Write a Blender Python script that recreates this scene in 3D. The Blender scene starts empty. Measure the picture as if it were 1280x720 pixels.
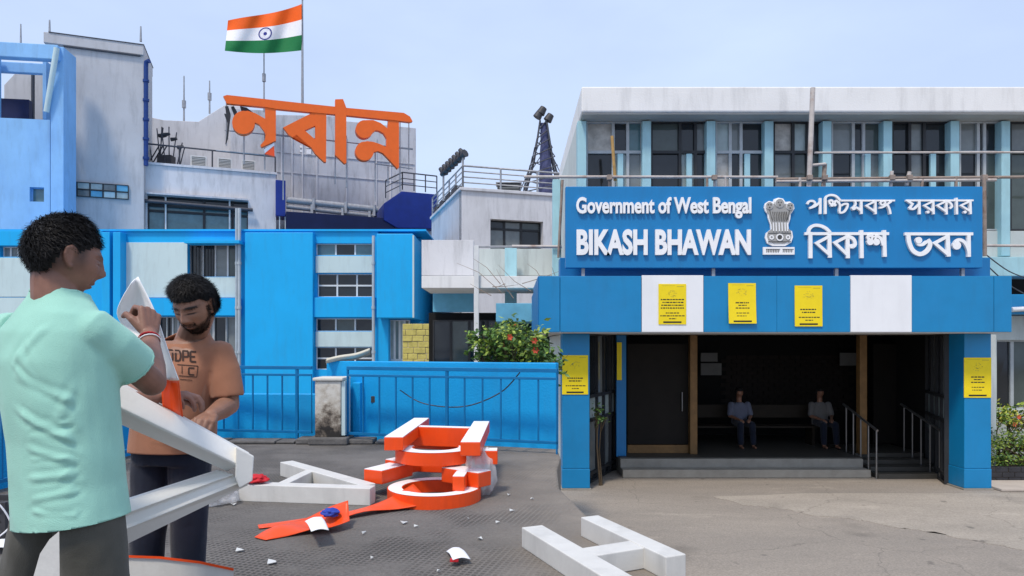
import bpy, bmesh, math, random
import numpy as np
from mathutils import Vector, Matrix, noise
from mathutils.geometry import tessellate_polygon
random.seed(11); np.random.seed(11)
R = math.radians
SC = bpy.context.scene
C = SC.collection

# ------------------------------------------------------------------ camera
F, CX, CY, CAMH = 850.0, 640.0, 430.0, 1.33      # focal length and horizon measured in the 1280 x 720 photograph
cam = bpy.data.cameras.new('camera'); cam_o = bpy.data.objects.new('camera', cam); C.objects.link(cam_o)
cam.sensor_width = 36; cam.lens = 36 * F / 1280; cam.shift_y = (CY - 360) / 1280
cam.clip_start = .05; cam.clip_end = 3000
cam_o.location = (0, 0, CAMH); cam_o.rotation_euler = (R(90), 0, 0)
SC.camera = cam_o

# ------------------------------------------------------------------ sky, sun, exposure
SUN_EL, SUN_AZ = R(60), R(208)                     # azimuth clockwise from +Y: behind the camera, a little to the left
w = bpy.data.worlds.new('World'); SC.world = w; w.use_nodes = True
nt = w.node_tree; nt.nodes.clear()
out = nt.nodes.new('ShaderNodeOutputWorld'); bg = nt.nodes.new('ShaderNodeBackground')
sky = nt.nodes.new('ShaderNodeTexSky'); sky.sky_type = 'NISHITA'; sky.sun_disc = False
sky.sun_elevation = SUN_EL; sky.sun_rotation = SUN_AZ; sky.air_density = 1.2; sky.dust_density = 2.0; sky.ozone_density = 1.5
tc = nt.nodes.new('ShaderNodeTexCoord'); mp = nt.nodes.new('ShaderNodeMapping'); mp.inputs['Scale'].default_value = (1.3, 1.3, 3.2)
nz = nt.nodes.new('ShaderNodeTexNoise'); nz.inputs['Scale'].default_value = 1.7; nz.inputs['Detail'].default_value = 5; nz.inputs['Roughness'].default_value = .5
rp = nt.nodes.new('ShaderNodeMapRange'); rp.inputs[1].default_value = .38; rp.inputs[2].default_value = .68; rp.inputs[3].default_value = .72; rp.inputs[4].default_value = .92
mx = nt.nodes.new('ShaderNodeMix'); mx.data_type = 'RGBA'; mx.inputs[7].default_value = (5.6, 6.8, 9.3, 1)   # thin bright veil of high cloud
nt.links.new(tc.outputs['Generated'], mp.inputs[0]); nt.links.new(mp.outputs[0], nz.inputs['Vector'])
nt.links.new(nz.outputs['Fac'], rp.inputs[0]); nt.links.new(rp.outputs[0], mx.inputs[0])
nt.links.new(sky.outputs[0], mx.inputs[6]); nt.links.new(mx.outputs[2], bg.inputs[0]); nt.links.new(bg.outputs[0], out.inputs[0])
bg.inputs[1].default_value = .11
sun = bpy.data.lights.new('sun', 'SUN'); sun.energy = 2.4; sun.angle = R(9.0); sun.color = (1, .90, .78)
sun_o = bpy.data.objects.new('sun', sun); C.objects.link(sun_o)
sd = Vector((math.sin(SUN_AZ) * math.cos(SUN_EL), math.cos(SUN_AZ) * math.cos(SUN_EL), math.sin(SUN_EL)))
sun_o.rotation_euler = sd.to_track_quat('Z', 'Y').to_euler(); sun_o.location = (0, 0, 60)
SC.view_settings.view_transform = 'Standard'; SC.view_settings.look = 'None'
SC.view_settings.exposure = 0.22; SC.view_settings.gamma = 1; SC.view_settings.use_curve_mapping = False
SC.cycles.max_bounces = 6

# ------------------------------------------------------------------ materials
MATS = {}
def mat(name, col, rough=.75, var=.12, scale=3.0, bump=.0, bscale=40., stain=0., stain_col=None, spec=.3, metal=0., streak=0., detail=6, grime=0.):
    """painted / plain surface: base colour with broad and fine variation, optional stains, vertical streaks and fine relief"""
    if name in MATS: return MATS[name]
    m = bpy.data.materials.new(name); m.use_nodes = True; t = m.node_tree; N = t.nodes; L = t.links
    b = N['Principled BSDF']; b.inputs['Roughness'].default_value = rough; b.inputs['Metallic'].default_value = metal
    b.inputs['Specular IOR Level'].default_value = spec
    co = N.new('ShaderNodeTexCoord'); geo = N.new('ShaderNodeNewGeometry')
    n1 = N.new('ShaderNodeTexNoise'); n1.inputs['Scale'].default_value = scale; n1.inputs['Detail'].default_value = detail; n1.inputs['Roughness'].default_value = .62
    L.new(geo.outputs['Position'], n1.inputs['Vector'])
    r1 = N.new('ShaderNodeMapRange'); r1.inputs[1].default_value = .3; r1.inputs[2].default_value = .7
    r1.inputs[3].default_value = 1 - var; r1.inputs[4].default_value = 1 + var; L.new(n1.outputs['Fac'], r1.inputs[0])
    mu = N.new('ShaderNodeVectorMath'); mu.operation = 'SCALE'; mu.inputs[0].default_value = col[:3]; L.new(r1.outputs[0], mu.inputs[3])
    last = mu.outputs[0]
    if stain:
        n2 = N.new('ShaderNodeTexNoise'); n2.inputs['Scale'].default_value = scale * .45; n2.inputs['Detail'].default_value = 9; n2.inputs['Roughness'].default_value = .7
        if streak:
            mp_ = N.new('ShaderNodeMapping'); mp_.inputs['Scale'].default_value = (1, 1, streak); L.new(geo.outputs['Position'], mp_.inputs[0]); L.new(mp_.outputs[0], n2.inputs['Vector'])
        else: L.new(geo.outputs['Position'], n2.inputs['Vector'])
        r2 = N.new('ShaderNodeMapRange'); r2.inputs[1].default_value = .52; r2.inputs[2].default_value = .72; r2.inputs[4].default_value = stain; L.new(n2.outputs['Fac'], r2.inputs[0])
        mi = N.new('ShaderNodeMix'); mi.data_type = 'RGBA'; L.new(r2.outputs[0], mi.inputs[0]); L.new(last, mi.inputs[6])
        mi.inputs[7].default_value = (*(stain_col or [c * .45 for c in col[:3]]), 1); last = mi.outputs[2]
    if grime:      # rain streaks and dirt runs
        mg = N.new('ShaderNodeMapping'); mg.inputs['Scale'].default_value = (3.2, 3.2, .5); L.new(geo.outputs['Position'], mg.inputs[0])
        n4 = N.new('ShaderNodeTexNoise'); n4.inputs['Scale'].default_value = 1.0; n4.inputs['Detail'].default_value = 7; n4.inputs['Roughness'].default_value = .68; L.new(mg.outputs[0], n4.inputs['Vector'])
        r4 = N.new('ShaderNodeMapRange'); r4.inputs[1].default_value = .50; r4.inputs[2].default_value = .74; r4.inputs[4].default_value = grime; L.new(n4.outputs['Fac'], r4.inputs[0])
        m4 = N.new('ShaderNodeMix'); m4.data_type = 'RGBA'; L.new(r4.outputs[0], m4.inputs[0]); L.new(last, m4.inputs[6]); g0 = sum(col[:3]) / 3; m4.inputs[7].default_value = (*[c * .38 + g0 * .10 for c in col[:3]], 1); last = m4.outputs[2]
    L.new(last, b.inputs['Base Color'])
    if bump:
        n3 = N.new('ShaderNodeTexNoise'); n3.inputs['Scale'].default_value = bscale; n3.inputs['Detail'].default_value = 4; L.new(geo.outputs['Position'], n3.inputs['Vector'])
        bp = N.new('ShaderNodeBump'); bp.inputs['Strength'].default_value = bump; bp.inputs['Distance'].default_value = .02
        L.new(n3.outputs['Fac'], bp.inputs['Height']); L.new(bp.outputs[0], b.inputs['Normal'])
    MATS[name] = m; return m
def glass(name, col, rough=.06, spec=.5, var=.25):
    return mat(name, col, rough, var, 1.5, spec=spec)
def M(n): return MATS[n]
mat('white_wall', (.62, .62, .64), .85, .05, .8, .25, 30, .7, (.33, .33, .33), streak=.25, grime=.55)
mat('grey_wall', (.52, .53, .56), .85, .07, .8, .25, 30, .55, (.30, .31, .33), streak=.3, grime=0.75)
mat('tower_wall', (.50, .50, .51), .88, .07, .6, .3, 20, .4, (.38, .38, .385), streak=.4, grime=.4)
mat('annex_blue', (.006, .39, .80), .5, .05, .7, .1, 30, .4, (.01, .28, .62), streak=.3, grime=.22)
mat('sky_blue_wall', (.24, .48, .78), .7, .08, .7, .15, 30, .45, (.13, .3, .66), streak=.3, grime=.35)
mat('pale_panel', (.52, .66, .68), .6, .04, .8, .05, 30, .25, (.42, .53, .55), streak=.3, grime=.3)
mat('navy', (.008, .03, .22), .45, .12, 2)
mat('navy_dark', (.006, .012, .06), .5, .12, 2)
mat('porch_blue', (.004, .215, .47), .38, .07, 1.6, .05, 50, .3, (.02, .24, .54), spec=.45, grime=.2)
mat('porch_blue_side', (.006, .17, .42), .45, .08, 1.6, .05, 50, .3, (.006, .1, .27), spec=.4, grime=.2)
mat('board_blue', (.006, .19, .46), .42, .05, 1.2, .04, 60, .15, (.01, .2, .5), spec=.4, grime=0.22)
mat('porch_white', (.82, .83, .84), .4, .03, 2, 0, 50, .15, (.7, .72, .74), spec=.4, grime=.12)
mat('letter_white', (.86, .87, .88), .45, .04, 8, 0, 40, .2, (.7, .71, .72))
mat('letter_shell', (.62, .61, .575), .55, .05, 6, .06, 60, .45, (.56, .54, .49), spec=.4, grime=0.4)
mat('fin_blue', (.36, .60, .66), .6, .07, 2, .1, 40, .4, (.26, .42, .46), streak=.2, grime=0.5)
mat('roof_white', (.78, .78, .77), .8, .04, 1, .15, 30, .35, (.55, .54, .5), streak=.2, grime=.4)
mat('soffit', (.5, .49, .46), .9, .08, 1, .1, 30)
mat('cream_wall', (.55, .60, .58), .85, .06, 1, .2, 30, .5, (.36, .38, .36), streak=.2, grime=0.6)
mat('dark_frame', (.03, .032, .035), .5, .2, 4)
mat('steel_frame', (.42, .45, .46), .5, .15, 4)
mat('white_frame', (.68, .70, .70), .5, .08, 4)
mat('rail_dark', (.06, .065, .08), .5, .2, 6)
mat('rail_grey', (.33, .34, .36), .45, .2, 6, metal=.3)
mat('fence_blue', (.004, .15, .36), .42, .12, 5, .15, 60, .35, (.004, .11, .3))
mat('wall_low_blue', (.006, .34, .72), .55, .06, 1.2, .2, 40, .3, (.006, .2, .5), streak=.4, grime=.25)
mat('pipe_grey', (.40, .47, .52), .5, .1, 3, 0, 30, .4, (.25, .29, .33), streak=.2, grime=0.5)
mat('pipe_navy', (.015, .05, .2), .45, .15, 3)
mat('rust', (.30, .24, .20), .75, .2, 8, .2, 60, .8, (.17, .07, .035))
mat('bamboo', (.42, .26, .09), .6, .25, 10, .1, 60)
mat('scaffold', (.50, .46, .43), .6, .15, 6, .1, 60, .8, (.26, .12, .06))
mat('orange', (.82, .125, .006), .42, .05, 3, .03, 60, .2, (.66, .08, .004), spec=.4)
mat('orange_deep', (.84, .075, .006), .38, .06, 5, .05, 50, .25, (.66, .045, .004), spec=.45, grime=0.25)
mat('flag_saffron', (.85, .12, .008), .75, .06, 8); mat('flag_white', (.8, .8, .82), .75, .05, 8); mat('flag_green', (.008, .17, .05), .75, .08, 8); mat('flag_navy', (.02, .025, .22), .7, .05, 8)
mat('poster_yellow', (.86, .66, .012), .55, .04, 8, 0, 40, .15, (.8, .56, .01)); mat('print_black', (.03, .028, .02), .6, .1, 20); mat('print_grey', (.52, .42, .05), .6, .1, 20)
mat('emblem_grey', (.34, .34, .33), .55, .1, 20, .2, 80); mat('emblem_dark', (.07, .07, .07), .6, .1, 20)
mat('wood_frame', (.20, .11, .04), .55, .2, 6, .1, 60)
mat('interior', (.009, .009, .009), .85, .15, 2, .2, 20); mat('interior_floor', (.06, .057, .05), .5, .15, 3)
mat('step_stone', (.30, .28, .24), .7, .12, 4, .15, 40, .4, (.16, .15, .13)); mat('door_dark', (.012, .010, .008), .8, .2, 3)
mat('chrome', (.28, .28, .28), .3, .1, 6, metal=.8)
mat('ac_white', (.6, .61, .6), .6, .08, 6); mat('ac_grille', (.16, .17, .17), .6, .1, 10)
mat('lamp_dark', (.05, .05, .055), .5, .2, 6); mat('mesh_blue', (.07, .08, .17), .85, .35, 6, .6, 12)
mat('yellow_stone', (.55, .48, .14), .85, .2, 5, .3, 20)
mat('planter_dark', (.035, .035, .04), .7, .2, 6, .2, 40); mat('kerb_pale', (.48, .42, .36), .85, .1, 3, .2, 40)
mat('tarp_blue', (.14, .42, .60), .6, .12, 3)
mat('paper', (.85, .85, .86), .6, .03, 10); mat('red_cloth', (.55, .02, .03), .7, .2, 12, .4, 60); mat('blue_cloth', (.02, .05, .33), .6, .2, 12, .3, 60); mat('beige_cloth', (.55, .52, .42), .8, .12, 8, .3, 40)
glass('glass_dark', (.018, .022, .026)); glass('glass_teal', (.10, .19, .21)); glass('glass_grey', (.17, .19, .19)); glass('glass_pale', (.34, .42, .42), .2)
glass('glass_green', (.07, .09, .085)); glass('louvre', (.20, .24, .26), .4)

# ------------------------------------------------------------------ mesh helpers
def P(px, py, d):
    """a point measured at (px, py) in the photograph and standing d metres away"""
    return Vector(((px - CX) / F * d, d, CAMH + (CY - py) / F * d))
def wloc(o):
    v = Vector((0, 0, 0))
    while o is not None: v = v + o.location; o = o.parent
    return v
class MB:
    def __init__(s): s.v = []; s.f = []; s.sm = []
    def add(s, vs, fs, smooth=False):
        b = len(s.v); s.v += [tuple(x) for x in vs]; s.f += [tuple(b + i for i in f) for f in fs]; s.sm += [smooth] * len(fs); return s
    def hexa(s, c):   # 8 corners: bottom 4 ccw, top 4
        return s.add(c, [(3, 2, 1, 0), (4, 5, 6, 7), (0, 1, 5, 4), (1, 2, 6, 5), (2, 3, 7, 6), (3, 0, 4, 7)])
    def box(s, x0, x1, y0, y1, z0, z1):
        return s.hexa([(x0, y0, z0), (x1, y0, z0), (x1, y1, z0), (x0, y1, z0), (x0, y0, z1), (x1, y0, z1), (x1, y1, z1), (x0, y1, z1)])
    def tube(s, pts, r, n=8, cap=True, smooth=True):
        pts = [Vector(p) for p in pts]; rr = r if hasattr(r, '__len__') else [r] * len(pts)
        vs = []; prev = None
        for i, p in enumerate(pts):
            t = (pts[min(i + 1, len(pts) - 1)] - pts[max(i - 1, 0)]).normalized()
            a = t.orthogonal().normalized() if prev is None else (prev - t * prev.dot(t)).normalized()
            prev = a; b = t.cross(a)
            for k in range(n):
                an = 2 * math.pi * k / n; vs.append(p + (a * math.cos(an) + b * math.sin(an)) * rr[i])
        fs = [(i * n + k, i * n + (k + 1) % n, (i + 1) * n + (k + 1) % n, (i + 1) * n + k) for i in range(len(pts) - 1) for k in range(n)]
        s.add(vs, fs, smooth)
        if cap:
            m = len(pts) - 1
            s.add(vs[:n], [tuple(range(n - 1, -1, -1))]); s.add(vs[m * n:], [tuple(range(n))])
        return s
    def prism(s, poly, fn, n0, n1, holes=()):
        """outline in (u, v) extruded between n0 (back) and n1 (front); fn(u, v, n) -> world"""
        loops = [list(poly)] + [list(h) for h in holes]
        tris = tessellate_polygon([[Vector((p[0], p[1], 0)) for p in l] for l in loops])
        flat = [p for l in loops for p in l]; k = len(flat)
        vs = [fn(p[0], p[1], n1) for p in flat] + [fn(p[0], p[1], n0) for p in flat]
        fs = [tuple(t) for t in tris] + [tuple(k + i for i in reversed(t)) for t in tris]
        b = 0
        for l in loops:
            m = len(l)
            fs += [(b + i, b + (i + 1) % m, k + b + (i + 1) % m, k + b + i) for i in range(m)]; b += m
        return s.add(vs, fs)
    def ribbon(s, pts, wd, fn, n0, n1):
        """a stroke of given width along a polyline in (u, v), extruded"""
        pts = [Vector((p[0], p[1])) for p in pts]; ww = wd if hasattr(wd, '__len__') else [wd] * len(pts)
        vs = []; m = len(pts)
        for i, p in enumerate(pts):
            t0 = (p - pts[i - 1]).normalized() if i else None; t1 = (pts[i + 1] - p).normalized() if i < m - 1 else None
            t = ((t0 or t1) + (t1 or t0)); t = t.normalized() if t.length > 1e-6 else (t0 or t1)
            k = 1.0
            if t0 and t1: k = 1 / max(.6, abs(t.dot(t1)))
            q = Vector((-t.y, t.x)) * ww[i] * .5 * k
            for n in (n0, n1): vs += [fn(p.x + q.x, p.y + q.y, n), fn(p.x - q.x, p.y - q.y, n)]
        fs = []
        for i in range(m - 1):
            a, b = 4 * i, 4 * i + 4
            fs += [(a + 2, a + 3, b + 3, b + 2), (a, b, b + 1, a + 1), (a, a + 2, b + 2, b), (a + 1, b + 1, b + 3, a + 3)]
        fs += [(0, 1, 3, 2), (4 * m - 4, 4 * m - 2, 4 * m - 1, 4 * m - 3)]
        return s.add(vs, fs)
    def build(s, name, material, parent=None, bevel=0, loc=None, kind=None, recalc=True):
        base = wloc(parent) if parent is not None else (Vector(loc) if loc is not None else Vector((0, 0, 0)))
        me = bpy.data.meshes.new(name)
        me.from_pydata([tuple(Vector(v) - base) for v in s.v], [], s.f); me.update()
        if recalc:
            bm = bmesh.new(); bm.from_mesh(me); bmesh.ops.recalc_face_normals(bm, faces=bm.faces); bm.to_mesh(me); bm.free()
        me.polygons.foreach_set('use_smooth', s.sm); me.update()
        me.materials.append(MATS[material] if isinstance(material, str) else material)
        o = bpy.data.objects.new(name, me); C.objects.link(o)
        if parent is not None: o.parent = parent
        elif loc is not None: o.location = loc
        if kind: o['kind'] = kind
        if bevel:
            b = o.modifiers.new('b', 'BEVEL'); b.width = bevel; b.segments = 2; b.limit_method = 'ANGLE'; b.angle_limit = R(40)
        return o
def thing(name, label, cat, loc=(0, 0, 0), group=None):
    o = bpy.data.objects.new(name, None); C.objects.link(o); o.location = loc; o.empty_display_size = .2
    return tag(o, label, cat, group)
def tag(o, label, cat, group=None):
    o['label'] = label; o['category'] = cat
    if group: o['group'] = group
    return o
def struct(o): o['kind'] = 'structure'; return o
def catmull(pts, n=5):
    pts = [Vector(p) for p in pts]; o = []
    for i in range(len(pts) - 1):
        p0, p1, p2, p3 = pts[max(i - 1, 0)], pts[i], pts[i + 1], pts[min(i + 2, len(pts) - 1)]
        for k in range(n):
            t = k / n
            o.append(.5 * ((2 * p1) + (p2 - p0) * t + (2 * p0 - 5 * p1 + 4 * p2 - p3) * t * t + (3 * p1 - p0 - 3 * p2 + p3) * t ** 3))
    o.append(pts[-1]); return o
class Fac:
    """a vertical facade plane: passes through the point seen at px at distance d, turned by a degrees"""
    def __init__(s, px, d, a=0.):
        s.a = R(a); s.O = Vector(((px - CX) / F * d, d)); s.U = Vector((math.cos(s.a), math.sin(s.a))); s.N = Vector((math.sin(s.a), -math.cos(s.a)))
    def u(s, px, n=0.):
        k = (px - CX) / F; o = s.O + s.N * n
        return (k * o.y - o.x) / (s.U.x - k * s.U.y)
    def z(s, px, py, n=0.):
        o = s.O + s.N * n + s.U * s.u(px, n); return CAMH + (CY - py) / F * o.y
    def w(s, u, z, n=0.):
        p = s.O + s.U * u + s.N * n; return Vector((p.x, p.y, z))
    def uz(s, px, py, n=0.): return (s.u(px, n), s.z(px, py, n))
    def box(s, mb, u0, u1, z0, z1, n0, n1):
        return mb.hexa([s.w(u0, z0, n1), s.w(u1, z0, n1), s.w(u1, z0, n0), s.w(u0, z0, n0), s.w(u0, z1, n1), s.w(u1, z1, n1), s.w(u1, z1, n0), s.w(u0, z1, n0)])
    def holed(s, mb, u0, u1, z0, z1, n0, n1, holes):
        us = sorted({u0, u1, *[h[0] for h in holes], *[h[1] for h in holes]}); zs = sorted({z0, z1, *[h[2] for h in holes], *[h[3] for h in holes]})
        us = [x for x in us if u0 <= x <= u1]; zs = [x for x in zs if z0 <= x <= z1]
        def solid(i, j):
            if not (0 <= i < len(us) - 1 and 0 <= j < len(zs) - 1): return False
            cu, cz = (us[i] + us[i + 1]) / 2, (zs[j] + zs[j + 1]) / 2
            return not any(h[0] < cu < h[1] and h[2] < cz < h[3] for h in holes)
        for i in range(len(us) - 1):
            for j in range(len(zs) - 1):
                if not solid(i, j): continue
                a, b, c, d = us[i], us[i + 1], zs[j], zs[j + 1]
                mb.add([s.w(a, c, n1), s.w(b, c, n1), s.w(b, d, n1), s.w(a, d, n1)], [(0, 1, 2, 3)])
                mb.add([s.w(a, c, n0), s.w(b, c, n0), s.w(b, d, n0), s.w(a, d, n0)], [(3, 2, 1, 0)])
                if not solid(i - 1, j): mb.add([s.w(a, c, n1), s.w(a, d, n1), s.w(a, d, n0), s.w(a, c, n0)], [(0, 1, 2, 3)])
                if not solid(i + 1, j): mb.add([s.w(b, c, n1), s.w(b, d, n1), s.w(b, d, n0), s.w(b, c, n0)], [(3, 2, 1, 0)])
                if not solid(i, j - 1): mb.add([s.w(a, c, n1), s.w(b, c, n1), s.w(b, c, n0), s.w(a, c, n0)], [(3, 2, 1, 0)])
                if not solid(i, j + 1): mb.add([s.w(a, d, n1), s.w(b, d, n1), s.w(b, d, n0), s.w(a, d, n0)], [(0, 1, 2, 3)])
        return mb
    def window(s, parent, u0, u1, z0, z1, n, cols, rows, frame='dark_frame', panes=('glass_dark',), t=.05, dz=.1, name='window'):
        """frame as a part, each pane its own sub-part; cols / rows are counts or lists of fractions"""
        cu = [i / cols for i in range(cols + 1)] if isinstance(cols, int) else cols
        cz = [i / rows for i in range(rows + 1)] if isinstance(rows, int) else rows
        U = [u0 + (u1 - u0) * c for c in cu]; Z = [z0 + (z1 - z0) * c for c in cz]
        mb = MB(); holes = []
        for i in range(len(U) - 1):
            for j in range(len(Z) - 1): holes.append((U[i] + t / 2, U[i + 1] - t / 2, Z[j] + t / 2, Z[j + 1] - t / 2))
        s.holed(mb, u0, u1, z0, z1, n - dz, n, holes)
        fr = mb.build(name, frame, parent)
        for k, h in enumerate(holes):
            pm = MB(); e = t * .3; tilt = random.uniform(-.012, .012)
            a, b, c, d = h[0] - e, h[1] + e, h[2] - e, h[3] + e
            n1 = n - dz * .5
            pm.hexa([s.w(a, c, n1 + tilt), s.w(b, c, n1 - tilt), s.w(b, c, n1 - .02 - tilt), s.w(a, c, n1 - .02 + tilt), s.w(a, d, n1 + tilt * .5), s.w(b, d, n1), s.w(b, d, n1 - .02), s.w(a, d, n1 - .02)])
            pm.build('pane', panes[k % len(panes)], fr)
        return fr
    def bx(s, parent, name, material, px0, px1, py0, py1, n0, n1, bevel=0, at=None):
        """box whose front face was measured from (px0, py0) to (px1, py1)"""
        u0, u1 = s.u(px0, n1), s.u(px1, n1); pm = at if at is not None else (px0 + px1) / 2
        z1, z0 = s.z(pm, py0, n1), s.z(pm, py1, n1)
        mb = MB(); s.box(mb, u0, u1, z0, z1, n0, n1); return mb.build(name, material, parent, bevel)
LOW = -1.31      # level of the lower forecourt; the terrace the men stand on is at 0
# ------------------------------------------------------------------ ground
def ground_mat(name, c0, c1, c2, s0, mats=False):
    m = bpy.data.materials.new(name); m.use_nodes = True; t = m.node_tree; N = t.nodes; L = t.links; b = N['Principled BSDF']
    geo = N.new('ShaderNodeNewGeometry'); pos = geo.outputs['Position']
    def ns(scale, det=6, rough=.6, src=None):
        n = N.new('ShaderNodeTexNoise'); n.inputs['Scale'].default_value = scale; n.inputs['Detail'].default_value = det; n.inputs['Roughness'].default_value = rough
        L.new(src or pos, n.inputs['Vector']); return n.outputs['Fac']
    def mr(src, a, bb, c=0., d=1.):
        n = N.new('ShaderNodeMapRange'); n.inputs[1].default_value = a; n.inputs[2].default_value = bb; n.inputs[3].default_value = c; n.inputs[4].default_value = d; L.new(src, n.inputs[0]); return n.outputs[0]
    def mixc(f, a, bcol):
        n = N.new('ShaderNodeMix'); n.data_type = 'RGBA'; L.new(f, n.inputs[0])
        for k, x in ((6, a), (7, bcol)):
            if isinstance(x, tuple): n.inputs[k].default_value = (*x, 1)
            else: L.new(x, n.inputs[k])
        return n.outputs[2]
    st = N.new('ShaderNodeMapping'); st.inputs['Scale'].default_value = (.45, 1.3, 1); L.new(pos, st.inputs[0])
    col = mixc(mr(ns(s0, 8, .65, st.outputs[0]), .38, .66), c0, c1)
    col = mixc(mr(ns(s0 * 2.3, 10, .75, st.outputs[0]), .56, .76, 0, .8), col, c2)
    fine = ns(95, 3, .7); grain = ns(38, 5, .8)
    sp = N.new('ShaderNodeVectorMath'); sp.operation = 'SCALE'; L.new(col, sp.inputs[0]); L.new(mr(grain, .3, .7, .72, 1.28), sp.inputs[3]); col = sp.outputs[0]
    vor = N.new('ShaderNodeTexVoronoi'); vor.inputs['Scale'].default_value = 26; L.new(pos, vor.inputs['Vector'])
    peb = mr(vor.outputs['Distance'], .05, .16, .55, 0.); pm = N.new('ShaderNodeMath'); pm.operation = 'MULTIPLY'; L.new(peb, pm.inputs[0]); L.new(mr(ns(9, 2), .5, .6), pm.inputs[1])
    col = mixc(pm.outputs[0], col, c2)
    h = grain
    if mats:      # perforated rubber matting trodden into the floor: a fine square grid of holes, in worn patches
        cb = N.new('ShaderNodeMapping'); cb.inputs['Scale'].default_value = (26, 26, 26); cb.inputs['Rotation'].default_value = (0, 0, .3); L.new(pos, cb.inputs[0])
        fr = N.new('ShaderNodeVectorMath'); fr.operation = 'FRACTION'; L.new(cb.outputs[0], fr.inputs[0])
        sb = N.new('ShaderNodeVectorMath'); sb.operation = 'SUBTRACT'; sb.inputs[1].default_value = (.5, .5, 0); L.new(fr.outputs[0], sb.inputs[0])
        ab = N.new('ShaderNodeVectorMath'); ab.operation = 'ABSOLUTE'; L.new(sb.outputs[0], ab.inputs[0])
        sx = N.new('ShaderNodeSeparateXYZ'); L.new(ab.outputs[0], sx.inputs[0])
        mm = N.new('ShaderNodeMath'); mm.operation = 'MAXIMUM'; L.new(sx.outputs[0], mm.inputs[0]); L.new(sx.outputs[1], mm.inputs[1])
        hole = mr(mm.outputs[0], .26, .34, 1, 0)
        k = N.new('ShaderNodeMath'); k.operation = 'MULTIPLY'; L.new(hole, k.inputs[0]); L.new(mr(ns(.9, 6, .6), .47, .56, .03, .6), k.inputs[1])
        col = mixc(k.outputs[0], col, (.018, .017, .017))
        sxx = N.new('ShaderNodeSeparateXYZ'); L.new(pos, sxx.inputs[0])      # sand and dust drifted in from the forecourt side
        dn = N.new('ShaderNodeMath'); dn.operation = 'MULTIPLY_ADD'; dn.inputs[1].default_value = 1.5; L.new(ns(1.1, 7, .65), dn.inputs[0]); L.new(sxx.outputs[0], dn.inputs[2])
        col = mixc(mr(dn.outputs[0], .25, 1.75, 0., .92), col, mixc(mr(ns(2.0, 8, .7), .4, .65), (.235, .205, .17), (.30, .262, .215)))
        sbh = N.new('ShaderNodeMath'); sbh.operation = 'SUBTRACT'; L.new(grain, sbh.inputs[0]); L.new(k.outputs[0], sbh.inputs[1]); h = sbh.outputs[0]
    else:         # hairline cracks
        v2 = N.new('ShaderNodeTexVoronoi'); v2.feature = 'DISTANCE_TO_EDGE'; v2.inputs['Scale'].default_value = .32
        ds = N.new('ShaderNodeVectorMath'); ds.operation = 'ADD'; sc_ = N.new('ShaderNodeVectorMath'); sc_.operation = 'SCALE'; sc_.inputs[3].default_value = .5
        nn = N.new('ShaderNodeTexNoise'); nn.inputs['Scale'].default_value = 2.2; nn.inputs['Detail'].default_value = 6; L.new(pos, nn.inputs['Vector']); L.new(nn.outputs['Color'], sc_.inputs[0])
        L.new(pos, ds.inputs[0]); L.new(sc_.outputs[0], ds.inputs[1]); L.new(ds.outputs[0], v2.inputs['Vector'])
        col = mixc(mr(ns(.75, 5, .55), .60, .72, 0, .42), col, (.11, .10, .088)); col = mixc(mr(ns(3.1, 3, .5), .68, .74, 0, .5), col, (.075, .07, .065))
        ck = mr(v2.outputs['Distance'], .001, .004, .3, 0); col = mixc(ck, col, (.06, .055, .05))
    L.new(col, b.inputs['Base Color']); b.inputs['Roughness'].default_value = .88; b.inputs['Specular IOR Level'].default_value = .25
    bp = N.new('ShaderNodeBump'); bp.inputs['Strength'].default_value = .7; bp.inputs['Distance'].default_value = .012; L.new(h, bp.inputs['Height']); L.new(bp.outputs[0], b.inputs['Normal'])
    MATS[name] = m
ground_mat('forecourt', (.325, .285, .24), (.26, .232, .20), (.46, .405, .335), .55)
ground_mat('concrete', (.39, .345, .29), (.325, .29, .245), (.48, .425, .355), .9)
ground_mat('terrace_floor', (.165, .153, .141), (.115, .108, .10), (.24, .225, .205), .8, True)
mb = MB(); n = 40
mb.add([(x, y, LOW) for y in (-60, 0, 14, 60, 2000) for x in (-1500, -40, 0, 40, 1500)], [(j * 5 + i, j * 5 + i + 1, j * 5 + 6 + i, j * 5 + 5 + i) for j in range(4) for i in range(4)])
struct(mb.build('ground', 'forecourt'))
def lowp(px, py): d = F * (CAMH - LOW) / (py - CY); return ((px - CX) / F * d, d)
ap = [lowp(*q) for q in ((893, 622), (930, 631), (965, 634), (1010, 642), (1060, 648), (1120, 659), (1180, 668), (1235, 680), (1300, 690), (1420, 700), (1420, 618), (1250, 617), (1000, 617))]; er = random.Random(3); ap2 = []
for i in range(len(ap)):
    a, b = Vector(ap[i]), Vector(ap[(i + 1) % len(ap)]); k = 8 if i < 9 else 2
    for j in range(k): ap2.append(a.lerp(b, j / k) + Vector((er.gauss(0, .03), er.gauss(0, .05))) * (1 if i < 9 else 0))
mb = MB(); mb.prism([(p.x, p.y) for p in ap2], lambda u, v, n: Vector((u, v, n)), LOW - .02, LOW + .006); struct(mb.build('pavement', 'concrete'))
# the raised terrace the men work on, its edge running back from the camera's side
edge = [(1.75, -3), (1.32, 2.0), (.95, 3.9), (.60, 5.2), (.44, 6.3), (.48, 7.2), (.575, 8.0), (.59, 9.6)]
TX0 = -5.6
mb = MB(); poly = [(TX0, -3)] + edge + [(TX0, 9.6)]
mb.prism(poly, lambda u, v, n: Vector((u, v, n)), LOW - .2, 0.)
struct(mb.build('terrace', 'terrace_floor', bevel=.03))
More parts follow.
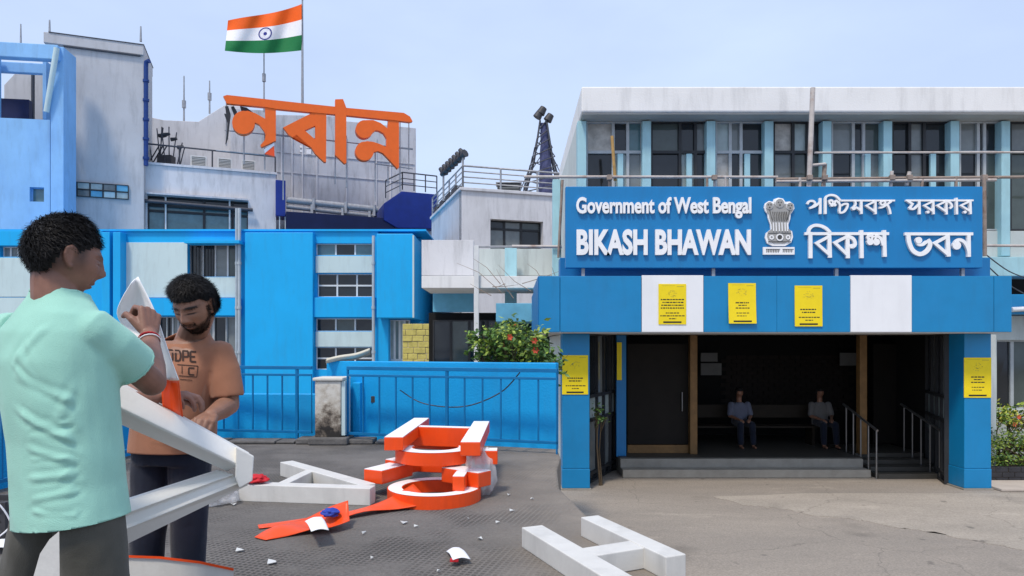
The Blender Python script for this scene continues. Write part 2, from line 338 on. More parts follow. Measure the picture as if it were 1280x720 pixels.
# low rough kerb under the fence
mat('kerb_dark', (.13, .125, .12), .9, .25, 5, .5, 30, .6, (.05, .05, .05))
mb = MB(); kr = random.Random(4); u0 = -4.3; i = 0
while u0 < .48:
    u1 = min(.5, u0 + kr.uniform(.16, .8)); h = .05 + kr.uniform(-.02, .035); yy = 9.05 - .035 * max(0, u0 + 2.1) ** 1.5 - kr.uniform(0, .07)
    mb.box(u0, u1 - kr.uniform(.004, .03), yy, yy + .3, 0.004, h); u0 = u1
struct(mb.build('kerb', 'kerb_dark', bevel=.012))

# ------------------------------------------------------------------ blue two-storey annex, square to the camera, 30 m away
A = Fac(640, 30.0)
def ax(px, n=0.): return A.u(px, n)
def az(py, n=0.): return A.z(640, py, n)
annex = thing('blue_annex', 'bright blue two storey office block with pale window panels behind the fence', 'building', (-13, 32, LOW))
wins = [(0, 46, 308, 321), (235, 298, 305, 346), (196, 298, 396, 462), (394, 467, 304, 319), (396, 467, 342, 371), (394, 467, 398, 414), (394, 467, 434, 462)]
holes = [(ax(a), ax(b), az(d), az(c)) for a, b, c, d in wins]
mb = MB(); A.holed(mb, ax(-120), ax(472), LOW, az(288), -.45, 0, holes); mb.build('wall', 'annex_blue', annex)
mb = MB(); A.box(mb, ax(-120), ax(520), LOW, az(290), -9, -1.6); mb.build('rear_block', 'annex_blue', annex)
mb = MB(); A.box(mb, ax(-122), ax(533), az(289.4), az(287), -9.1, .12); mb.build('roof_slab', 'annex_blue', annex)
wspec = [((5), 1, 'white_frame', ('louvre', 'glass_grey')), (4, 1, 'white_frame', ('glass_dark', 'glass_dark', 'glass_grey', 'glass_green')), (6, 1, 'steel_frame', ('glass_dark', 'glass_grey')), (3, 1, 'white_frame', ('glass_teal', 'glass_dark', 'glass_teal')),
         ([0, .34, .69, 1], 2, 'white_frame', ('glass_dark',)), (3, 1, 'white_frame', ('glass_dark', 'glass_green')), (3, 2, 'white_frame', ('glass_dark', 'glass_dark', 'glass_green'))]
for h, (c, r, fm, pn) in zip(holes, wspec): A.window(annex, *h, -.2, c, r, fm, pn, t=.07)
for a, b, c, d in ((-2, 45, 322, 371), (-2, 34, 372, 470), (153, 234, 303, 372), (235.5, 297.5, 346.5, 372), (394.5, 467, 320, 341), (394.5, 467, 414.5, 433.5)):
    A.bx(annex, 'panel', 'pale_panel', a, b, c, d, -.02, .05, .01)
for a, b, c, d in ((-120, 127, 288.5, 307), (152, 300, 373, 394.5), (392, 470, 372, 396.5)):
    A.bx(annex, 'band', 'annex_blue', a, b, c, d, .005, .22, .015)
A.bx(annex, 'sunshade', 'annex_blue', 230, 299, 300, 304, .005, .7, .01)
for a, b in ((127, 137), (141, 150.5)): A.bx(annex, 'pier', 'annex_blue', a, b, 290, 520, .005, .5, .015)
A.bx(annex, 'pier', 'annex_blue', 306, 391, 290.5, 530, .005, .35, .02)
for a in (208, 222, 237, 252, 267, 282): A.bx(annex, 'grille_bar', 'steel_frame', a, a + 1.1, 396, 462, -.16, -.13)
for k in range(9): A.bx(annex, 'grille_bar', 'dark_frame', 238 + k * 3.7, 238.5 + k * 3.7, 307, 345, -.14, -.12)
for px, r, mname in ((302.3, .075, 'pipe_grey'), (298.7, .05, 'pipe_grey'), (468.5, .07, 'pipe_grey')):
    q = A.w(ax(px), 0, .28); mb = MB().tube([(q.x, q.y, LOW), (q.x, q.y, az(296 if px > 400 else 262))], r, 10)
    for zz in (az(330), az(385), az(440)): mb.tube([(q.x, q.y, zz - .06), (q.x, q.y, zz + .06)], r * 1.3, 10)
    mb.build('drainpipe', mname, annex)
# projecting bay at the annex's end
mb = MB(); A.box(mb, ax(470.6, 1.0), ax(516.5, 1.0), az(397.5, 1.0), az(292, 1.0), -5.5, 1.0); mb.build('bay', 'annex_blue', annex, .03)
A.bx(annex, 'bay_corner_trim', 'pale_panel', 515.5, 517.5, 294, 397, .92, 1.03)
mb = MB(); A.box(mb, ax(472), ax(486), LOW, az(397.8), -5, .1); mb.build('bay_wall', 'annex_blue', annex)
mb = MB(); A.box(mb, ax(486), ax(513), LOW, az(398.2), -4.4, -2.2); mb.build('bay_wall', 'dark_frame', annex)
A.window(annex, ax(487, -.4), ax(512, -.4), az(450, -.4), az(400, -.4), -.4, 4, 1, 'white_frame', ('glass_pale', 'glass_teal', 'glass_pale', 'glass_green'), t=.09)
A.bx(annex, 'sill_wall', 'pale_panel', 487, 512, 450.5, 520, -.7, -.3)
# cloth bundle on the low wall ------------------------------------------------ (below)

# ------------------------------------------------------------------ the tall office block behind, turned to recede to the side
T = Fac(250, 42.0, 20)
base_t = T.w(T.u(200), LOW)
tower = thing('tall_office_block', 'tall weathered off white office block carrying the orange rooftop lettering', 'building', base_t)
def tb(name, m, px0, px1, py0, py1, n0, n1, at=None, bevel=.03, parent=None): return T.bx(parent or tower, name, m, px0, px1, py0, py1, n0, n1, bevel, at)
zb = LOW
def tbz(name, m, px0, px1, py0, n0, n1, at):
    mb = MB(); T.box(mb, T.u(px0, n1), T.u(px1, n1), zb, T.z(at, py0, n1), n0, n1); return mb.build(name, m, tower, .03)
st = tbz('stair_tower', 'tower_wall', 79, 180, 63, -2.6, .6, 130)
mb = MB(); T.box(mb, T.u(61, -.3), T.u(179.5, .72), T.z(130, 62.6, .72), T.z(130, 49.5, .72), -2.8, .72); mb.build('parapet', 'tower_wall', tower, .03)
mb = MB(); T.box(mb, T.u(78.5, .8), T.u(175, .8), T.z(130, 63.6, .8), T.z(130, 62.4, .8), -2.5, .75); mb.build('drip_edge', 'rail_dark', tower)
mb = MB(); T.box(mb, T.u(60.5, .76), T.u(180, .76), T.z(130, 49.4, .76), T.z(130, 48.5, .76), -2.9, .76); mb.build('coping', 'rail_dark', tower)
# main front with its window band
hs = (T.u(184), T.u(310), T.z(250, 330), T.z(250, 248))
mb = MB(); T.holed(mb, T.u(181), T.u(345), zb, T.z(262, 212), -.6, 0, [hs]); mb.build('front_wall', 'white_wall', tower)
mb = MB(); T.box(mb, T.u(165), T.u(345), zb, T.z(262, 214), -8, -1.2); mb.build('rear_block', 'white_wall', tower)
mb = MB(); T.box(mb, T.u(178), T.u(346), T.z(262, 211.8), T.z(262, 209), -1.4, .1); mb.build('coping', 'white_wall', tower)
T.window(tower, *hs, -.25, [0, .17, .55, .84, 1], [0, .78, .86, 1], 'dark_frame', ('glass_teal', 'glass_teal', 'glass_dark'), t=.14, dz=.2)
for px in (207, 287): T.bx(tower, 'mullion', 'white_frame', px - 1, px + 1, 246, 325, -.22, -.1, at=px)
mb = MB(); p0, p1 = T.w(T.u(178, .3), T.z(182, 251, .3), .3), T.w(T.u(316, .3), T.z(316, 262.5, .3), .3); mb.tube([p0, p1], .11, 8); mb.build('lintel_pipe', 'rail_dark', tower)
mb = MB(); T.box(mb, T.u(184), T.u(310), T.z(250, 247.8), T.z(250, 245.6), .002, .35); mb.build('lintel', 'grey_wall', tower)
# louvred opening in the lower part of the stair tower
z0, z1 = T.z(118, 247, .62), T.z(118, 229, .62)
T.window(tower, T.u(80, .62), T.u(161, .62), z0, z1, .72, 5, 2, 'dark_frame', ('glass_pale', 'pale_panel', 'glass_grey', 'glass_pale', 'tarp_blue'), t=.07, dz=.1)
# rooms standing on the roof terrace
mb = MB(); n = -5.
pts = [(186, 216), (186, 146), (205, 150), (248, 152), (281, 131), (300, 133), (300, 216)]
mb.prism([T.uz(a, b, n) for a, b in pts], lambda u, v, k: T.w(u, v, k), n - 5, n); mb.build('roof_room', 'white_wall', tower, .03)
mb = MB(); n = -3.2
mb.prism([T.uz(a, b, n) for a, b in [(288, 300), (288, 136), (331, 138), (333, 143), (420, 145), (420, 150), (520, 160), (520, 300)]], lambda u, v, k: T.w(u, v, k), n - 5, n); mb.build('sign_wall', 'grey_wall', tower, .03)
n = -3.17
for px in (352, 365, 378, 396, 433, 470, 488):   # plaster panel joints stand slightly proud
    mb = MB(); q = T.u(px, n); T.box(mb, q - .05, q + .05, T.z(px, 268, n), T.z(px, 172, n), n - .05, n + .035); mb.build('pilaster_strip', 'white_wall', tower)
for py in (197, 221):
    mb = MB(); T.box(mb, T.u(346, n), T.u(518, n), T.z(430, py + .9, n), T.z(430, py - .2, n), n - .05, n + .025); mb.build('band_course', 'grey_wall', tower)
for a, b, c, d in ((383, 389, 180, 184.5), (383, 389, 186, 192), (375, 378, 182.5, 185), (375, 378, 188, 190.5)):
    T.bx(tower, 'window', 'flag_white', a, b, c, d, n - .02, n + .04, at=380)
# blue trims and dark canopies
tb('blue_pier', 'navy', 344.5, 357, 225, 270, -1, .5, 350)
for px in (349.5, 356.5): T.bx(tower, 'canopy_post', 'white_frame', px - .6, px + .6, 270, 330, .1, .4, at=px)
mb = MB(); n = 1.2
mb.prism([T.uz(a, b, n) for a, b in [(357.5, 264), (494, 273), (494, 318), (357.5, 318)]], lambda u, v, k: T.w(u, v, k), -3, n); mb.build('dark_canopy', 'navy_dark', tower, .05)
n = 1.35
bxs = MB(); bxs.prism([T.uz(a, b, n) for a, b in [(480, 254), (502, 239), (547, 243), (544, 286), (497, 285), (480, 275)]], lambda u, v, k: T.w(u, v, k), -2.5, n); bxs.build('blue_canopy_box', 'navy', tower, .05)
mb = MB(); T.box(mb, T.u(497, .4), T.u(545, .4), zb, T.z(520, 286.5, .4), -2.3, .4); mb.build('side_wall', 'grey_wall', tower)
# silver duct pipes along the roof edge
for (a, b, c, d, r) in ((358, 250, 472, 262, .22), (358, 258, 466, 270, .16)):
    mb = MB().tube([T.w(T.u(a, .2), T.z(a, b, .2), .2), T.w(T.u(c, .2), T.z(c, d, .2), .2)], r, 10)
    for k in (.3, .65, .97):
        p = T.w(T.u(a, .2), T.z(a, b, .2), .2).lerp(T.w(T.u(c, .2), T.z(c, d, .2), .2), k); mb.box(p.x - .08, p.x + .08, p.y - .3, p.y + .3, p.z - .5, p.z + .25)
    mb.build('duct_pipe', 'rail_grey', tower)

def railing(name, label, pts, h, rails, posts, r=.035, m='rail_dark', group=None):
    """handrail along base points: rails and posts each their own part"""
    o = thing(name, label, 'railing', pts[0], group); up = Vector((0, 0, 1))
    for k in rails: MB().tube([Vector(p) + up * h * k for p in pts], r if k == 1 else r * .7, 6).build('rail', m, o)
    for a, b, cnt in posts:
        for i in range(cnt):
            p = Vector(pts[a]).lerp(Vector(pts[b]), i / max(1, cnt - 1)); MB().tube([p, p + up * h], r, 6).build('post', m, o)
    return o
def tp(px, py, n): return T.w(T.u(px, n), T.z(px, py, n), n)
railing('roof_railing', 'thin dark railing along the roof edge above the wide teal window', [tp(182, 207, -.7), tp(344, 222, -.7)], 1.35, (.12, 1), [(0, 1, 5)], .05)
railing('roof_railing', 'thin railing round the dark blue canopy box under the orange lettering', [tp(482, 247.5, 1.2), tp(503, 237, 1.2), tp(546, 241.5, 1.2)], 1.15, (.3, .65, 1), [(0, 1, 2), (1, 2, 4)], .045)
# drain pipe with swan neck on the stair tower
q = T.w(T.u(182.5, .6), 0, .6); zt = T.z(182, 80, .6)
mb = MB().tube([(q.x, q.y, T.z(182, 207, .6)), (q.x, q.y, zt - .2), (q.x + .03, q.y - .03, zt + .1), (q.x + .25, q.y - .1, zt + .15)], .13, 10)
for k in range(5): z_ = zt - 1 - k * 1.15; mb.tube([(q.x, q.y, z_ - .07), (q.x, q.y, z_ + .07)], .18, 10)
mb.build('drainpipe', 'pipe_navy', tower)

# rooftop air conditioners
def ac_unit(label, c, wd, hg, dp, ang=T.a):
    o = thing('air_conditioner', label, 'air conditioner', c, 'air conditioners on the roof edge')
    def fn(u, v, n): return Vector(c) + Vector((math.cos(ang) * u + math.sin(ang) * n, math.sin(ang) * u - math.cos(ang) * n, v))
    def bx(name, m, u0, u1, v0, v1, n0, n1, par=o, bev=.01):
        mb = MB().hexa([fn(u0, v0, n1), fn(u1, v0, n1), fn(u1, v0, n0), fn(u0, v0, n0), fn(u0, v1, n1), fn(u1, v1, n1), fn(u1, v1, n0), fn(u0, v1, n0)]); return mb.build(name, m, par, bev)
    bx('casing', 'ac_white', 0, wd, .08, hg, -dp, 0); g = bx('grille', 'ac_grille', wd * .08, wd * .92, hg * .28, hg * .92, -.05, .02)
    for k in range(5): bx('slat', 'ac_white', wd * .1, wd * .9, hg * (.32 + k * .115), hg * (.35 + k * .115), .021, .04, g, 0)
    for u in (.1, .8): bx('foot', 'rail_dark', wd * u, wd * (u + .1), 0, .079, -dp * .9, -.02)
for px, py, wpx, lab in ((238, 212, 18, 'boxy white air conditioner beside the antennas on the roof edge'), (272, 213.5, 16, 'middle of three air conditioners on the roof edge behind the railing'), (302, 216.5, 16, 'grey fronted air conditioner under the torn first orange letter')):
    c = tp(px, py, -.55); c.z = T.z(262, 208.9, .1); ac_unit(lab, c, wpx / 19.5, .80, .5)

# antennas and poles on the roofs
def pole(name, label, p, h, r, cat='antenna', m='rail_grey', fitted=()):
    o = thing(name, label, cat, p); MB().tube([p, p + Vector((0, 0, h))], [r, r * .6], 8).build('mast', m, o)
    for z_, l in fitted: MB().tube([p + Vector((-l * .3, 0, z_)), p + Vector((l * .3, 0, z_)),], r * .7, 6).build('crossarm', m, o); MB().tube([p + Vector((0, 0, z_ - .25)), p + Vector((0, 0, z_ + .25))], r * 2, 8).build('collar', m, o)
    return o
def zof(py, p): return CAMH + (CY - py) / F * p.y
for px, pb, pt, n, lab in ((230, 152, 95, -6, 'tall thin mast standing on the white roof room'), (262, 142, 101, -6.5, 'short dark mast behind the sloping white roof room'), (176, 52, 33, -1, 'thin rod at the drainpipe corner of the stair tower roof'), (62, 45, 25, -2, 'thin rod at the outer corner of the stair tower roof')):
    p = tp(px, pb, n); pole('antenna_mast', lab, p, zof(pt, p) - p.z, .07, fitted=((1.2, .0),) if px > 200 else ())
o = thing('antenna_cluster', 'tangle of small aerials and a satellite box behind the roof railing', 'antenna', tp(208, 209, -1.5))
b0 = tp(208, 209, -1.5)
MB().box(b0.x - .45, b0.x + .45, b0.y - .3, b0.y + .3, b0.z, b0.z + .7).build('equipment_box', 'lamp_dark', o, .03)
rr = random.Random(5)
for k in range(9):
    x = rr.uniform(-1.0, 1.0); h = rr.uniform(1.2, 2.6); q = b0 + Vector((x, rr.uniform(-.3, .3), 0))
    MB().tube([q, q + Vector((rr.uniform(-.35, .35), 0, h))], .035, 6).build('aerial', 'rail_dark', o)
    if k % 2 == 0:
        e = q + Vector((rr.uniform(-.3, .3), 0, h * .8)); MB().tube([e + Vector((-.18, 0, 0)), e + Vector((.18, 0, .05))], [.13, .09], 8).build('aerial_head', 'lamp_dark', o)
for k in range(3):
    q = b0 + Vector((-1.2 + k * .25, 0, .1)); MB().tube([q, q + Vector((.7, .1, 1.3))], .04, 6).build('brace', 'rail_dark', o)

# ------------------------------------------------------------------ light blue frame building at the side
B = Fac(40, 37.0, 8)
bb = thing('light_blue_frame_building', 'light blue building with open roof pergola beams and a dark roof opening', 'building', B.w(B.u(20), LOW))
def bbx(name, m, px0, px1, py0, py1, n0, n1, at=None, bevel=.03): return B.bx(bb, name, m, px0, px1, py0, py1, n0, n1, bevel, at)
hb = [(B.u(37), B.u(55), B.z(46, 252), B.z(46, 234))]
mb = MB(); B.holed(mb, B.u(-60), B.u(62.4), LOW, B.z(20, 148), -.5, 0, hb); mb.build('wall', 'sky_blue_wall', bb)
B.window(bb, *hb[0], -.25, 1, 1, 'sky_blue_wall', ('glass_teal',), t=.08)
mb = MB(); B.box(mb, B.u(-60), B.u(62), LOW, B.z(20, 160), -7, -1.0); mb.build('rear_block', 'sky_blue_wall', bb)
mb = MB(); B.box(mb, B.u(63, .2), B.u(79.5, .2), LOW, B.z(70, 58, .2), -1.2, .2); mb.build('corner_pillar', 'sky_blue_wall', bb, .03)
bbx('pillar', 'sky_blue_wall', 53, 58, 76, 149, -1.9, -1.2); bbx('pillar', 'sky_blue_wall', -20, -12, 60, 149, -1.2, -.2)
mb = MB(); B.box(mb, B.u(-60, .5), B.u(72, .5), B.z(30, 72, .5), B.z(30, 53.5, .5), .0, .5); mb.build('roof_beam', 'sky_blue_wall', bb, .04)
mb = MB(); B.box(mb, B.u(-60, -1.4), B.u(55, -1.4), B.z(30, 91, -1.4), B.z(30, 78, -1.4), -1.7, -1.4); mb.build('roof_beam', 'sky_blue_wall', bb, .04)
q0, q1 = B.w(B.u(71, .6), B.z(71, 60, .6), .6), B.w(B.u(58, .3), B.z(58, 140, .3), .3); MB().tube([q0, q1], .14, 8).build('diagonal_pipe', 'pale_panel', bb)
bbx('roof_opening', 'navy_dark', -60, 36, 122, 149, -2.6, -2.2); bbx('lift_pipe', 'rail_dark', 38.5, 41.5, 90, 150, -3, -2.8)
mb = MB(); n = -4
mb.prism([B.uz(a, b, n) for a, b in [(5, 150), (5, 106), (22, 88), (60, 84), (60, 150)]], lambda u, v, k: B.w(u, v, k), n - 3, n); mb.build('roof_hut', 'tower_wall', bb, .03)
p = B.w(B.u(26, -1), B.z(26, 55, -1), -1); pole('antenna_mast', 'thin rod behind the light blue roof beams', p, zof(30, p) - p.z, .05)

# ------------------------------------------------------------------ white corner block with roof railing
W = Fac(577, 30.5, 17)
wl = 7.5; W2a = W.a
wb = thing('white_corner_block', 'white plastered corner block with steel roof railing and dark recessed windows', 'building', W.w(0, LOW))
hw = [(W.u(613), W.u(679), W.z(640, 345), W.z(640, 275))]
zt = W.z(577, 238); uR = W.u(760)
mb = MB(); W.holed(mb, 0, uR, LOW, zt, -.5, 0, hw); mb.build('front_wall', 'white_wall', wb)
W.window(wb, *hw[0], -.35, [0, .3, .62, 1], [0, .85, 1], 'dark_frame', ('glass_grey', 'glass_dark', 'glass_grey', 'glass_grey', 'glass_dark', 'glass_green'), t=.1)
# side face, turned away to the other side
def side(u, z, n): # u runs back from the corner
    p = W.O - W.N * u; return Vector((p.x - W.U.x * n, p.y - W.U.y * n, z))
class SideFac(Fac):
    def __init__(s): s.O = W.O; s.U = -W.N; s.N = -W.U
S = SideFac()
sh = (2.2, 5.2, W.z(577, 360), W.z(577, 300))
mb = MB(); S.holed(mb, .004, wl, LOW, zt - .003, -.5, 0, [sh]); mb.build('side_wall', 'grey_wall', wb)
S.window(wb, *sh, -.3, 2, 1, 'dark_frame', ('glass_grey', 'glass_dark'), t=.1)
mb = MB(); mb.hexa([W.w(.6, LOW, -1), W.w(uR, LOW, -1), W.w(uR, LOW, -wl), W.w(.6, LOW, -wl), W.w(.6, zt - .15, -1), W.w(uR, zt - .15, -1), W.w(uR, zt - .15, -wl), W.w(.6, zt - .15, -wl)]); mb.build('core', 'dark_frame', wb)
mb = MB(); mb.hexa([W.w(-.1, zt, .1), W.w(uR, zt, .1), W.w(uR, zt, -wl), W.w(-.1, zt, -wl), W.w(-.1, zt + .14, .1), W.w(uR, zt + .14, .1), W.w(uR, zt + .14, -wl), W.w(-.1, zt + .14, -wl)]); mb.build('coping', 'white_wall', wb, .02)
for k in range(4): a = 1.2 + k * 1.5; mb = MB(); S.box(mb, a, a + 1.0, zt + .15, zt + .5, -.3, .02); mb.build('roof_vent', 'lamp_dark', wb)
c = zt + .14
railing('roof_railing', 'long steel railing along the roof of the white corner block', [W.w(0, c, -.1) - Vector((W.N.x, W.N.y, 0)) * wl * .95, W.w(.08, c, -.1), W.w(uR, c, -.1)], 1.0, (.25, .5, .75, 1), [(0, 1, 6), (1, 2, 5)], .045, 'rail_grey')
# floodlights on a slanting bar
o = thing('floodlight_bar', 'slanting bar of small floodlights above the roof railing', 'floodlight', W.w(.1, c, -1.2))
q0, q1 = P(553, 219, 33.5), P(580, 194, 31.5)
MB().tube([q0, q1], .05, 8).build('bar', 'rail_grey', o)
for t_ in (.05, .95): p = q0.lerp(q1, t_); MB().tube([(p.x, p.y, c), p], .05, 8).build('post', 'rail_grey', o)
for k in range(7):
    p = q0.lerp(q1, k / 6.5); mb = MB(); mb.tube([p + Vector((-.05, 0, .02)), p + Vector((.16, -.2, .12))], [.1, .2], 8); mb.tube([p + Vector((.02, 0, .18)), p + Vector((-.12, .1, .36))], [.14, .1], 8); mb.build('floodlight', 'lamp_dark', o)
# water tank cabinet
o = thing('roof_cabinet', 'dark louvred equipment cabinet behind the corner block railing', 'cabinet', P(636, 243, 33))
q = P(636, 243, 33); MB().box(q.x - .55, q.x + .55, q.y - .4, q.y + .4, q.z - .3, q.z + .45).build('casing', 'lamp_dark', o, .02)
MB().box(q.x - .62, q.x + .62, q.y - .46, q.y + .46, q.z + .455, q.z + .5).build('lid', 'rail_grey', o, .01)
for k in range(4): MB().box(q.x - .48, q.x + .48, q.y - .43, q.y - .405, q.z - .05 + k * .12, q.z + .01 + k * .12).build('louvre', 'ac_grille', o)
# lattice mast wrapped in blue netting
b0 = P(679, 246, 34); b0.z = c - .1; top = P(681, 152, 34)
o = thing('lattice_mast', 'lattice radio mast wrapped in blue netting on the corner block roof', 'mast', b0)
wd = 1.05
legs = [(-1, -1), (1, -1), (1, 1), (-1, 1)]
H_ = top.z - b0.z
for sx, sy in legs: MB().tube([b0 + Vector((sx * wd, sy * wd * .8, 0)), b0 + Vector((sx * wd * .42, sy * wd * .3, H_ * .55)), b0 + Vector((sx * .16, sy * .16, H_))], .05, 6).build('leg', 'rail_dark', o)
for k in range(9):
    t0, t1 = k / 9, (k + 1) / 9; f = lambda t: wd * (1 - t) ** 1.15 + .14
    for (a, b) in ((0, 1), (1, 2), (2, 3), (3, 0)):
        A0 = b0 + Vector((legs[a][0] * f(t0), legs[a][1] * f(t0) * .8, t0 * H_)); B0 = b0 + Vector((legs[b][0] * f(t1), legs[b][1] * f(t1) * .8, t1 * H_))
        MB().tube([A0, B0], .028, 5).build('brace', 'rail_dark', o)
mb = MB(); ring = 14; lev = 12; vs = []
for j in range(lev + 1):
    t = j / lev; rad = .30 * (1 - t) ** .9 + .13
    for k in range(ring):
        an = 2 * math.pi * k / ring; rr_ = rad * (1 + .22 * noise.noise((k * .9, j * .5, 2.)))
        vs.append(b0 + Vector((math.cos(an) * rr_ + .22 * (1 - t), math.sin(an) * rr_ * .8, t * H_ * .98)))
mb.add(vs, [(j * ring + k, j * ring + (k + 1) % ring, (j + 1) * ring + (k + 1) % ring, (j + 1) * ring + k) for j in range(lev) for k in range(ring)])
mb.build('netting', 'mesh_blue', o)
for dx, dz in ((-.22, .3), (.3, .15), (-.05, .5)):
    q = b0 + Vector((dx, -.1, H_ + dz)); MB().tube([q + Vector((-.1, 0, -.14)), q + Vector((.08, 0, .16))], [.22, .17], 9).build('lamp_head', 'lamp_dark', o)
for k in range(4):
    q = top + Vector((0, 0, -.4 - .5 * k)); sx = 1 if k % 2 else -1; MB().tube([q, b0 + Vector((sx * (1.35 + .1 * k), -.6, .1))], .022, 5).build('guy_wire', 'rail_dark', o)
# ------------------------------------------------------------------ orange rooftop lettering on the tall block
RS = Fac(400, 41.0, 20)
lettering = thing('rooftop_lettering', 'huge orange rooftop word sign with its first letter torn', 'sign', RS.w(RS.u(400), RS.z(400, 212)))
def rsw(p, q, n): return RS.w(p, q, n)
def rs_piece(name, polys, dn=0., circ=(), m='orange'):
    mb = MB(); e = 0.
    for pl in polys: mb.prism([RS.uz(a, b) for a, b in pl], rsw, -.32 + dn + e, dn + e); e += .006
    for cx, cy, r in circ:
        mb.prism([RS.uz(cx + r * math.cos(k / 28 * 2 * math.pi), cy + r * 1.02 * math.sin(k / 28 * 2 * math.pi)) for k in range(28)], rsw, -.45 + dn + e, dn + e); e += .006
    return mb.build(name, m, lettering)
hd = [(279, 120.5), (283.8, 119), (390, 130.6), (434.3, 135.2), (504.6, 141.3), (512.3, 145.9), (515.6, 152), (512.3, 152.8), (499.3, 151.3), (432.8, 144.4), (392.2, 140.9), (344.9, 136.3), (331.1, 134), (283, 129.4), (281.5, 124.9)]
rs_piece('headline', [hd], .05)
def z4(l): return [(270 + x / 6.546, 105 + y / 6.546) for x, y in l]
def z5(l): return [(390 + x / 6.543, 110 + y / 6.543) for x, y in l]
rs_piece('letter', [[(331.1, 132), (344.9, 134), (344.9, 176), (343, 176.5), (327, 184), (325.5, 181.5), (331, 175), (332, 167), (331.4, 150)],
                    z4([(205, 226), (260, 219), (320, 238), (400, 283), (412, 300), (412, 420), (390, 380), (352, 330), (320, 316), (290, 335)])], 0., [(304.4, 153.1, 14.3)])
rs_piece('letter', [[(354, 159.2), (394.1, 139), (394.1, 157), (380.8, 163), (365.5, 171.5), (361, 168.5)], [(365.4, 171.5), (380.8, 162.9), (394.1, 174.5), (394.1, 192), (389.2, 184.4), (370.8, 168.4)], [(394, 139), (408, 140), (407.6, 202.5), (405.3, 202.5), (394, 192)]])
rs_piece('letter', [[(419, 124.5), (428.7, 124.2), (432.8, 135), (432.8, 204), (430.5, 204.8), (419, 194)]], .06)
rs_piece('letter', [[(485.5, 148), (498.8, 149), (498.8, 209.3), (497, 210.9), (478.6, 191), (483, 184)], z5([(400, 270), (450, 262), (500, 262), (560, 285), (625, 335), (628, 490), (610, 480), (610, 410), (585, 370), (550, 350), (520, 346), (480, 380)]),
                    z5([(385, 452), (450, 435), (500, 440), (560, 460), (640, 500), (640, 595), (580, 533), (540, 516), (505, 525), (480, 560)])], 0., [(455.7, 161.4, 11.0), (455.7, 188.9, 11.6)])
# torn first letter: dangling scrap, dark shreds and exposed white shell
rs_piece('torn_scrap', [[(331, 191.5), (342.6, 181.4), (343.3, 195)]], -.1, m='orange_deep'); rs_piece('bare_shell', [[(330, 186), (343, 177), (343, 181), (331, 190.8)]], -.12, m='letter_white')
rs_piece('torn_shred', [[(281, 131.5), (285, 131), (288, 141), (286.5, 153), (284.5, 171), (281.5, 178), (283.6, 163), (284, 151), (280, 140.5), (282.5, 141)], [(288.5, 132), (292, 131), (296, 138), (293.5, 144), (291, 138)], [(300, 131.5), (308, 133), (316, 139), (302, 138.5)]], -.2, m='dark_frame')
# steel grid that carries the letters
for px, a, b in ((283, 124, 182), (305, 167, 205), (331, 166, 212), (354, 160, 250), (419, 190, 230), (433, 170, 235), (469, 185, 252), (485, 208, 232), (500, 150, 240), (511, 152, 212)):
    q0, q1 = RS.w(RS.u(px, -.7), RS.z(px, a, -.7), -.7), RS.w(RS.u(px, -.7), RS.z(px, b, -.7), -.7); MB().tube([q0, q1], .04, 6).build('support_post', 'rail_grey', lettering)
for a, b, c_, d in ((281, 163, 516, 186), (270, 188, 343, 195), (344, 168, 516, 187), (470, 205, 516, 211)):
    q0, q1 = RS.w(RS.u(a, -.7), RS.z(a, b, -.7), -.7), RS.w(RS.u(c_, -.7), RS.z(c_, d, -.7), -.7); MB().tube([q0, q1], .035, 6).build('support_rail', 'rail_grey', lettering)

# ------------------------------------------------------------------ flag and poles
FD = 43.0
fl = thing('national_flag', 'orange white and green striped flag with navy wheel flying from its pole', 'flag', P(378, 132, FD))
MB().tube([P(378, 140, FD), P(378, 0, FD)], [.09, .05], 10).build('flagpole', 'rail_grey', fl); q = P(378, -1, FD); MB().tube([q, q + Vector((0, 0, .25))], [.12, .03], 10).build('finial', 'chrome', fl)
def flag_pt(s, t, off=0.):
    """s 0 at the pole .. 1 at the fly, t 0 top .. 1 bottom"""
    x = 377 - s * (92 + 4 * t); yt = 5 + 22 * s ** .9 + 1.5 * math.sin(s * 5); yb = 63 + 3.5 * math.sin(s * 3.0)
    y = yt + (yb - yt) * t
    d = FD - .1 + .45 * math.sin(s * 8.2 + t * 1.3) * (.25 + s) + .16 * math.sin(s * 15 - t * 3) + off
    return P(x, y, d)
def sheet(name, m, s0, s1, t0, t1, parent, off=0., th=.02, ns=36, nt_=6):
    mb = MB(); vs = []
    for k in (0, 1):
        for j in range(nt_ + 1):
            for i in range(ns + 1): vs.append(flag_pt(s0 + (s1 - s0) * i / ns, t0 + (t1 - t0) * j / nt_, off + k * th))
    w_ = ns + 1; L0 = w_ * (nt_ + 1); fs = []
    for j in range(nt_):
        for i in range(ns):
            a = j * w_ + i; fs += [(a, a + 1, a + w_ + 1, a + w_), (L0 + a + w_, L0 + a + w_ + 1, L0 + a + 1, L0 + a)]
    mb.add(vs, fs, True); return mb.build(name, m, parent)
sheet('saffron_stripe', 'flag_saffron', 0, 1, 0, .333, fl); ws = sheet('white_stripe', 'flag_white', 0, 1, .333, .667, fl); sheet('green_stripe', 'flag_green', 0, 1, .667, 1, fl)
mb = MB(); cs, ct, rs_, rt = .485, .5, .09, .158
def wheel(an, k, off): return flag_pt(cs + rs_ * k * math.cos(an), ct + rt * k * math.sin(an), off)
